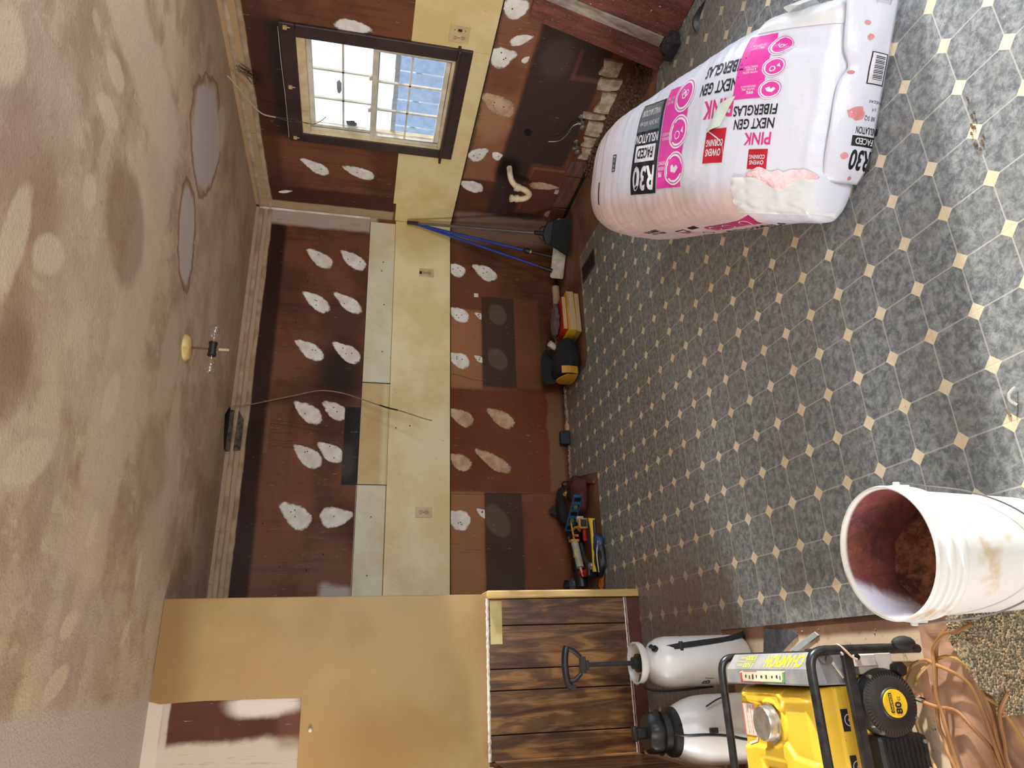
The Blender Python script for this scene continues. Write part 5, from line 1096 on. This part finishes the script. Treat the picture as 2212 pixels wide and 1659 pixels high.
# ---- broom, pole and flat mop in the corner
M_gpole = mat('grey_metal_pole', (120, 118, 112), .35, metal=.5); M_bpole = mat('blue_metal_pole', (34, 66, 160), .35, c2=(28, 54, 140)); M_bris = mat('black_bristles', (40, 46, 46), .8, c2=(26, 30, 30), sc_=60, stretch=(6, 6, 1), bump=.6)
br = thing('broom', 'angle broom with grey handle and black bristles standing in the corner', 'broom', (3.105, 4.395, 0))
BO2 = Vector((3.105, 4.395, 0)); topc = Vector((3.345, 4.775, 1.24))
MB().tube([Vector((0, 0, .20)), topc-BO2], .0115, 12).build('handle', M_gpole, br, smooth=True)
MB().tube([topc-BO2-(topc-BO2).normalized()*.07, topc-BO2+Vector((.004, .006, .02))], .016, 12).build('handle_cap', M_black, br, smooth=True)
m = basis((0, 0, 0), (-.85, .42, 0), (0, 0, 1))
q = MB(); q.M = m; q.prism([(-.105, .155), (.085, .165), (.075, .205), (.03, .228), (-.03, .228), (-.095, .195)], -.020, .020); hd = q.build('broom_cap', M_black, br, bevel=.006)
q = MB(); q.M = m; q.tube([(-.06, .20, 0), (-.045, .25, 0), (0, .265, 0), (.045, .25, 0), (.06, .20, 0)], .006, 8, smooth=4); q.tube([(0, .2, 0), (0, .30, 0)], .017, 12); q.build('socket_ring', M_black, br, smooth=True)
q = MB(); q.M = m; rng = random.Random(9)
for i in range(34):
    f = i/33
    for k in (-1, 0, 1):
        x0 = -.10+.18*f; x1 = -.145+.30*f
        q.tube([(x0, .165, k*.010), (x1, .012+.03*(1-f)*0+rng.uniform(0, .004), k*.020+rng.uniform(-.003, .003))], [.0042, .0052], 5)
o = q.build('bristles', M_bris, br); o['kind'] = 'stuff'
pl = thing('blue_pole', 'blue metal pole with a black threaded socket, leaning between the broom and the flat mop', 'pole', (2.98, 4.52, 0))
b0 = Vector((2.98, 4.52, .13)); pb = Vector((2.98, 4.52, 0)); tt = Vector((3.338, 4.772, 1.215)); dv = (tt-b0)
MB().tube([b0+dv*.18-pb, tt-pb], .0115, 12).build('pole_shaft', M_bpole, pl, smooth=True)
MB().tube([b0-pb, b0+dv*.15-pb], .013, 12).build('black_socket', M_black, pl, smooth=True)
MB().tube([b0+dv*.145-pb, b0+dv*.160-pb], .0135, 12).build('orange_collar', mat('pale_orange_band', (226, 170, 130), .5), pl, smooth=True)
MB().tube([b0+dv*.155-pb, b0+dv*.178-pb, b0+dv*.205-pb], [.019, .026, .012], 12).build('lock_cone', M_black, pl, smooth=True)
mo = thing('flat_mop', 'flat mop with a blue handle and a long white head lying against the corner', 'mop', (3.05, 4.50, 0))
mb_ = Vector((3.05, 4.50, 0)); dirm = Vector((-.81, .58, 0))
q = MB(); q.M = basis((.01, .02, .07), dirm, (.12, .16, 1))
pts = []
for cx_, cy_, a0 in ((.235, .045, 0), (-.235, .045, 90), (-.235, -.062, 180), (.235, -.062, 270)):
    for k in range(5):
        a = math.radians(a0+k*22.5); r_ = .02 if cy_ > 0 else .006; pts.append((cx_-math.copysign(r_, cx_)+r_*math.cos(a), cy_-math.copysign(r_, cy_)+r_*math.sin(a)))
q.prism(pts, -.008, .008); q.build('mop_head', mat('dusty_white_mop_plate', (214, 210, 190), .6, c2=(184, 176, 152), sc_=18), mo, bevel=.002)
b1 = Vector((2.90, 4.60, .11)); dm = tt-b1
MB().tube([b1-mb_, b1+dm*.10-mb_], .016, 12).build('black_grip', M_black, mo, smooth=True)
MB().tube([b1+dm*.09-mb_, tt+Vector((.0, .0, -.02))-mb_], .011, 12).build('mop_handle', M_bpole, mo, smooth=True)

# ---- tube, books, black bag
tb = MB().tube([(2.86, 4.775, .035), (2.50, 4.785, .033), (2.08, 4.79, .032)], .030, 20); o = tb.build('cardboard_tube', mat('pale_cardboard_tube', (206, 178, 146), .7, c2=(182, 152, 122)), smooth=True, bevel=.002); tag(o, 'pale cardboard tube lying along the foot of the far wall behind the books', 'tube')
pg = mat('page_block', (216, 190, 148), .8, c2=(190, 162, 120), sc_=6, stretch=(1, 1, 60))
def book(x0, x1, y0, y1, z0, th, cover, label, rot=0):
    g = thing('book', label, 'book', ((x0+x1)/2, (y0+y1)/2, z0), rot, 'books stacked by the far wall'); w, d = (x1-x0)/2, (y1-y0)/2
    b = MB().box(-w, w, -d, d, 0, .0025).box(-w, w, -d, d, th-.0025, th).box(-w, -w+.003, -d, d, .0025, th-.0025); b.build('book_cover', cover, g)
    MB().box(-w+.003, w-.003, -d+.004, d-.003, .0025, th-.0025).build('pages', pg, g)
    return g
M_yb = mat('yellow_book_cover', (232, 190, 46), .5, c2=(216, 170, 36)); M_rb = mat('red_book_cover', (196, 44, 36), .5); M_tb = mat('tan_book_cover', (186, 150, 106), .6)
book(2.225, 2.555, 4.33, 4.60, 0, .036, M_tb, 'tan book at the bottom of the stack by the far wall', .05)
book(2.225, 2.57, 4.335, 4.61, .037, .052, M_yb, 'thick yellow book second from the bottom of the stack', .1)
book(2.26, 2.54, 4.37, 4.58, .090, .034, M_rb, 'red book near the top of the stack, above the yellow one', .04)
b = MB(); b.ball((2.40, 4.50, .145), .10, 20, sq=(1.35, .9, .26), amp=.35); o = b.build('folded_cloth', mat('grey_mauve_cloth', (120, 100, 94), .9, c2=(92, 76, 72), sc_=20, bump=.4), smooth=True); tag(o, 'crumpled grey cloth draped on top of the red book', 'cloth')
bg_ = thing('tool_bag', 'open black fabric tool bag with a yellow front patch, beside the stack of books', 'bag', (2.065, 4.50, 0))
M_fab = mat('black_bag_fabric', (30, 31, 34), .85, c2=(20, 21, 23), sc_=10, bump=.4, bs=70)
def soft(c, s_, n=28, amp=.2, e=3.0, seed=0):
    b = MB(); vs = []; fs = []; k = n//2
    for i in range(k+1):
        for j in range(n):
            a = -PI/2+PI*i/k; tt_ = 2*PI*j/n; ca, sa = se(a, e); ct, st_ = se(tt_, e)
            d = Vector((ca*ct, ca*st_, sa)); q = 1+amp*noise.noise(d*1.6+Vector((seed, seed*2, 0)))+amp*.4*noise.noise(d*5+Vector((seed, 0, 1)))
            vs.append((c[0]+d.x*s_[0]*q, c[1]+d.y*s_[1]*q, max(.0, c[2]+d.z*s_[2]*q)))
    for i in range(k):
        for j in range(n): fs.append((i*n+j, (i+1)*n+j, (i+1)*n+(j+1) % n, i*n+(j+1) % n))
    return b.add(vs, fs)
soft((0, 0, .085), (.15, .15, .085), seed=2).build('bag_body', M_fab, bg_, smooth=True)
b = MB(); b.grid(lambda u, v: (-.14+.28*u, .10+.03*v, .13+.11*v*(.7+.3*math.sin(u*3))), 12, 6); b.build('stiff_flap', M_fab, bg_, solid=.004)
b = MB(); b.grid(lambda u, v: (-.155-.012*math.sin(PI*u), .07-.19*u, .035+.135*v*(.6+.4*math.sin(PI*u))), 10, 6); b.build('yellow_patch', mat('amber_patch', (206, 150, 44), .6), bg_, solid=.006)
b = MB(); b.grid(lambda u, v: (-.10-.055*u, -.135-.012*math.sin(PI*v), .04+.12*v), 8, 6); b.build('yellow_patch', mat('amber_patch2', (206, 150, 44), .6), bg_, solid=.006)
MB().tube([(.13, -.09, .15), (.17, -.07, .20), (.15, .0, .22), (.10, .06, .20), (.06, .08, .15)], .006, 8, smooth=5).build('carry_strap', M_fab, bg_, smooth=True)
MB().cyl((.10, .03, .12), (.14, .0, .20), .024, n=14).build('cup_rim', M_white_old, bg_, smooth=True)
b = MB().box(1.50, 1.605, 4.755, 4.80, .0, .075); o = b.build('black_box', mat('scuffed_blue_black', (34, 42, 50), .6, c2=(24, 28, 32), bump=.3), bevel=.008); tag(o, 'small dark box alone against the foot of the far wall', 'box')
b = MB().box(1.61, 1.665, 4.76, 4.80, 0, .03); o = b.build('wood_chip', mat('tan_wood_chip', (206, 160, 116), .7), bevel=.006); tag(o, 'tan chip of wood beside the small dark box', 'wood chip')
b = MB(); b.prism([(0, 0), (.02, .0), (.10, .36), (.085, .37)], 0, .012); o = b.build('wood_strip', mat('brown_wood_strip', (120, 86, 56), .6)); o.location = (1.09, 4.30, 0); tag(o, 'narrow brown wooden strip lying at the vinyl edge beside the tool pile', 'strip')

# ---- pile of hand tools
tbg = thing('tool_bag', 'maroon and black open tool bag at the far end of the hand tool pile', 'bag', (1.03, 4.58, 0))
M_mar = mat('maroon_fabric', (104, 48, 54), .85, c2=(78, 36, 42), sc_=10, bump=.4, bs=70)
soft((.02, -.03, .055), (.14, .15, .055), seed=5, e=2.6).build('bag_body', M_mar, tbg, smooth=True)
soft((-.01, .12, .075), (.15, .045, .075), seed=8, e=2.4).build('side_pocket', M_fab, tbg, smooth=True)
soft((-.16, .09, .05), (.09, .05, .05), seed=9, e=2.2, amp=.4).build('end_pocket', M_fab, tbg, smooth=True)
b = MB(); b.ball((.04, -.03, .104), .055, 16, sq=(1, .8, .3), amp=.2); b.build('bag_mouth', M_dark, tbg, smooth=True)
MB().tube([(.13, .12, .10), (.13, .0, .135), (.11, -.12, .10)], .005, 8, smooth=6).tube([(.06, .06, .11), (.0, -.02, .13), (-.02, -.10, .10)], .005, 8, smooth=6).build('carry_handle', M_black, tbg, smooth=True)
b = MB().cyl((.06, -.01, .115), (.035, -.03, .14), .012, n=12).cyl((.03, .01, .115), (.045, -.035, .135), .009, n=12); b.build('copper_fitting', mat('bright_copper', (226, 150, 96), .35, metal=.4), tbg, smooth=True)
b = MB(); b.ball((.0, 0, .0), .05, 14, sq=(.9, .4, 1.1), amp=.5); o = b.build('work_glove', mat('dark_green_glove', (54, 54, 48), .9, c2=(40, 38, 36))); o.location = (1.0, 4.785, .13); tag(o, 'dark work glove propped on the wall above the maroon tool bag', 'glove')
MB().cyl((0, 0, -.03), (0, 0, .02), .01).build('glove_cuff', M_mar, o, smooth=True)
# level
M_lvl = mat('blue_level_frame', (50, 104, 146), .45, c2=(40, 86, 124))
p0, p1 = Vector((1.015, 4.355, .105)), Vector((.83, 4.62, .10)); lvl = thing('spirit_level', 'blue torpedo level lying diagonally across the tool bag and pile', 'level', tuple(p0))
dl = (p1-p0); LL = dl.length; ml = basis((0, 0, 0), dl, (0, 0, 1)); 
def lm(): q = MB(); q.M = ml; return q
lm().box(0, LL, .024, .030, -.010, .010).box(0, LL, -.030, -.024, -.010, .010).build('rail', M_lvl, lvl)
for k in range(6): x = LL*k/5; lm().box(max(0, x-.012), min(LL, x+.012), -.024, .024, -.007, .007).build('web', M_lvl, lvl)
lm().box(.01, LL-.01, -.024, .024, -.002, .002).build('dark_core', M_black, lvl)
for x in (LL*.3, LL*.7): lm().cyl((x, 0, -.009), (x, 0, .009), .017, n=18).build('vial', mat('green_vial', (120, 130, 80), .3), lvl, smooth=True)
# yellow handled utility tool
M_yh = mat('yellow_rubber_grip', (232, 204, 60), .5, c2=(214, 184, 48))
yt = thing('hatchet', 'hatchet with a long bright yellow handle on the near edge of the tool pile', 'hatchet', (.78, 4.24, .0))
MB().tube([(.06, -.01, .068), (.035, -.005, .070), (.0, .0, .066), (-.10, .01, .060), (-.20, .025, .056), (-.27, .035, .052)], [.026, .017, .014, .015, .016, .020], 12, flat=.7).build('handle', M_yh, yt, smooth=True)
MB().tube([(.045, -.022, .055), (-.05, -.012, .052), (-.13, -.004, .048)], .011, 10).build('black_grip_inlay', M_black, yt, smooth=True)
kp = thing('knee_pad', 'black and blue knee pad lying in front of the yellow handled hatchet', 'knee pad', (.60, 4.245, 0))
soft((0, 0, .03), (.12, .065, .032), seed=3, e=2.4).build('pad_shell', M_black, kp, smooth=True)
soft((.07, -.01, .035), (.075, .05, .034), seed=4, e=2.4).build('blue_face', mat('navy_face', (40, 62, 110), .45), kp, smooth=True)
MB().tube([(.09, -.05, .05), (.0, -.052, .064), (-.10, -.03, .05)], .004, 6, smooth=4).build('edge_piping', M_white_old, kp, smooth=True)
# caulk gun
cg = thing('caulk_gun', 'orange caulking gun loaded with a grey tube in the middle of the tool pile', 'caulk gun', (.80, 4.52, .0))
M_or = mat('orange_gun_frame', (226, 150, 50), .45)
b = MB().tube([(.10, .04, .105), (-.05, .0, .100)], .006, 8).tube([(.02, .03, .10), (.03, -.03, .085), (.0, -.06, .075)], .009, 8, smooth=4).tube([(-.02, .01, .10), (-.03, -.05, .09)], .008, 8).box(-.065, -.05, -.03, .03, .075, .13); b.build('gun_frame', M_or, cg, smooth=True)
MB().cyl((-.06, -.002, .10), (-.24, -.055, .088), .025, n=20).build('caulk_tube', mat('grey_caulk_tube', (186, 182, 168), .5, c2=(150, 146, 130)), cg, smooth=True)
MB().cyl((-.24, -.055, .088), (-.30, -.072, .080), .010, .004, n=12).build('nozzle', mat('tan_nozzle', (216, 184, 130), .5), cg, smooth=True)
MB().box(-.17, -.12, -.045, -.015, .112, .118).build('tube_label', M_yh, cg)
tm = thing('tape_measure', 'square gold tape measure with a black centre, on the tool pile beside the hatchet', 'tape measure', (.83, 4.36, .055))
MB().box(-.035, .035, -.018, .018, 0, .062).build('case', mat('gold_case', (188, 146, 80), .4), tm, bevel=.008); MB().box(-.024, .024, -.020, -.017, .010, .052).build('black_face', M_black, tm, bevel=.002)
o = MB().box(-.02, .02, -.015, .015, .0, .045).build('white_connector', M_white_old, bevel=.004); o.location = (.875, 4.45, .05); tag(o, 'small white block between the tape measure and the level', 'block')
o = MB().tube([(0, 0, .0), (-.04, .01, .0), (-.07, -.02, .01)], .014, 10).build('red_plier_grip', mat('red_plastic_grip', (196, 42, 40), .45), smooth=True); o.location = (.80, 4.40, .06); tag(o, 'red plastic grip behind the yellow handle', 'grip')
wh = thing('pipe_wrench', 'grey steel wrench with a rounded shiny head, on the near side of the tool pile', 'wrench', (.62, 4.40, .03))
b = MB().tube([(.10, .08, .035), (.03, .06, .03), (-.03, .02, .025), (-.06, -.03, .02)], [.010, .012, .016, .020], 10, smooth=3); b.build('shaft', M_cast, wh, smooth=True); MB().ball((-.065, -.045, .02), .026, 14, sq=(1, 1.2, .8)).build('head', M_steel, wh, smooth=True)
dr = thing('cordless_drill', 'black and red cordless drill lying at the left end of the tool pile', 'drill', (.50, 4.52, 0))
MB().tube([(.30, .12, .08), (.20, .10, .075), (.08, .04, .07), (.02, .02, .065), (-.06, .01, .06)], [.018, .022, .03, .042, .04], 14, smooth=3).build('motor_body', M_black, dr, smooth=True)
MB().tube([(.03, -.02, .07), (.02, -.07, .06), (.03, -.12, .045)], .024, 12, smooth=3).build('red_grip', mat('red_drill_grip', (196, 36, 34), .45), dr, smooth=True)
MB().box(-.01, .08, -.16, -.11, .0, .07).build('battery', M_black, dr, bevel=.008)
MB().box(-.05, .11, .045, .065, .02, .06).build('red_trim', mat('red_trim', (186, 34, 34), .5), dr, bevel=.004)
jr = thing('plastic_jar', 'dark translucent plastic jar at the left end of the tools, beside the partition edge', 'jar', (.47, 4.70, 0))
MB().lathe([(.0, .0), (.052, .0), (.056, .006), (.056, .028), (.052, .034), (.056, .04), (.056, .075), (.046, .092), (.032, .098), (.032, .12), (.0, .12)], n=32).build('jar_body', mat('smoky_plastic', (78, 84, 96), .2, c2=(60, 64, 74)), jr, smooth=True)
MB().lathe([(.034, .108), (.036, .110), (.036, .128), (.0, .129)], n=24).build('jar_lid', M_black, jr, smooth=True)
o = MB().lathe([(.018, 0), (.034, 0), (.034, .03), (.018, .03), (.018, 0)], (0, 0, 0), 24, (0, 1, 0)).build('tape_roll', mat('white_tape', (222, 214, 200), .6), smooth=True); o.location = (.80, 4.72, .034); tag(o, 'roll of white tape standing between the caulk tube and the wall', 'tape')
o = MB().lathe([(.0, 0), (.03, 0), (.028, .035), (.0, .037)], n=18).build('white_cup', mat('white_small_cup', (220, 206, 190), .6), smooth=True); o.location = (.95, 4.775, 0); tag(o, 'small white cup by the wall behind the tool pile', 'cup')
o = soft((0, 0, .045), (.13, .05, .045), seed=12, e=2.3, amp=.35).build('rolled_cloth', M_fab, smooth=True); o.location = (.80, 4.62, 0); tag(o, 'dark rolled cloth under the caulking gun', 'cloth')
MB().tube([(.10, .03, .06), (.12, .05, .05), (.11, .06, .03)], .012, 8, smooth=3).build('red_edge', mat('red_fabric_edge', (176, 36, 36), .7), o, smooth=True)
sc1 = thing('scissors', 'scissors with orange looped handles lying open on the bare floor strip', 'scissors', (.475, 4.265, 0))
M_oh = mat('orange_scissor_handle', (232, 120, 44), .45)
for s_ in (-1, 1):
    b = MB(); cx = -.05; pts = [(cx+.032*math.cos(a)-.005, s_*.016+.013*math.sin(a), .010) for a in [2*PI*k/12 for k in range(12)]]; b.tube(pts, .0045, 8, closed=True, smooth=2); b.tube([(-.02, s_*.010, .010), (.012, 0, .008)], .005, 8); b.build('finger_loop', M_oh, sc1, smooth=True)
    b = MB(); b.add([(.005, -.006*s_, .006), (.005, .006*s_, .006), (.10, s_*-.012, .006), (.005, -.006*s_, .009), (.005, .006*s_, .009), (.10, s_*-.012, .008)], [(0, 1, 2), (3, 5, 4), (0, 3, 4, 1), (1, 4, 5, 2), (2, 5, 3, 0)]); b.build('blade', M_steel, sc1)
MB().cyl((.012, 0, .004), (.012, 0, .012), .005, n=10).build('pivot', M_steel, sc1)
sc1.rotation_euler = (0, 0, math.radians(-44))
# leaves and scraps in the sunlit strip
b = MB()
rng = random.Random(8)
for i in range(12):
    x, y = 1.20+.17*rng.random(), 1.125+.03*rng.random(); b.box(x, x+.012*rng.random()+.004, y, y+.004, .0005, .004)
o = b.build('wood_shavings', mat('brown_shaving', (110, 86, 60), .8)); tag(o, 'brown shavings lying on a pale diamond in the sunlit strip', 'shavings'); o['kind'] = 'stuff'
o = MB().tube([(.0, 0, .002), (.014, .006, .012), (.030, .0, .014), (.042, -.012, .004)], .0035, 6, smooth=4, flat=.4).build('wood_curl', mat('white_curl', (222, 214, 200), .6), smooth=True); o.location = (.54, 1.27, 0); tag(o, 'small curled paint flake in the sunlit strip near the bucket', 'paint flake')
o = MB().tube([(.0, 0, .002), (.020, .004, .006)], .003, 6, flat=.4).build('paint_chip', mat('brown_chip', (120, 104, 84), .7)); o.location = (.52, 1.295, 0); tag(o, 'tiny brown chip beside the curled paint flake', 'chip')
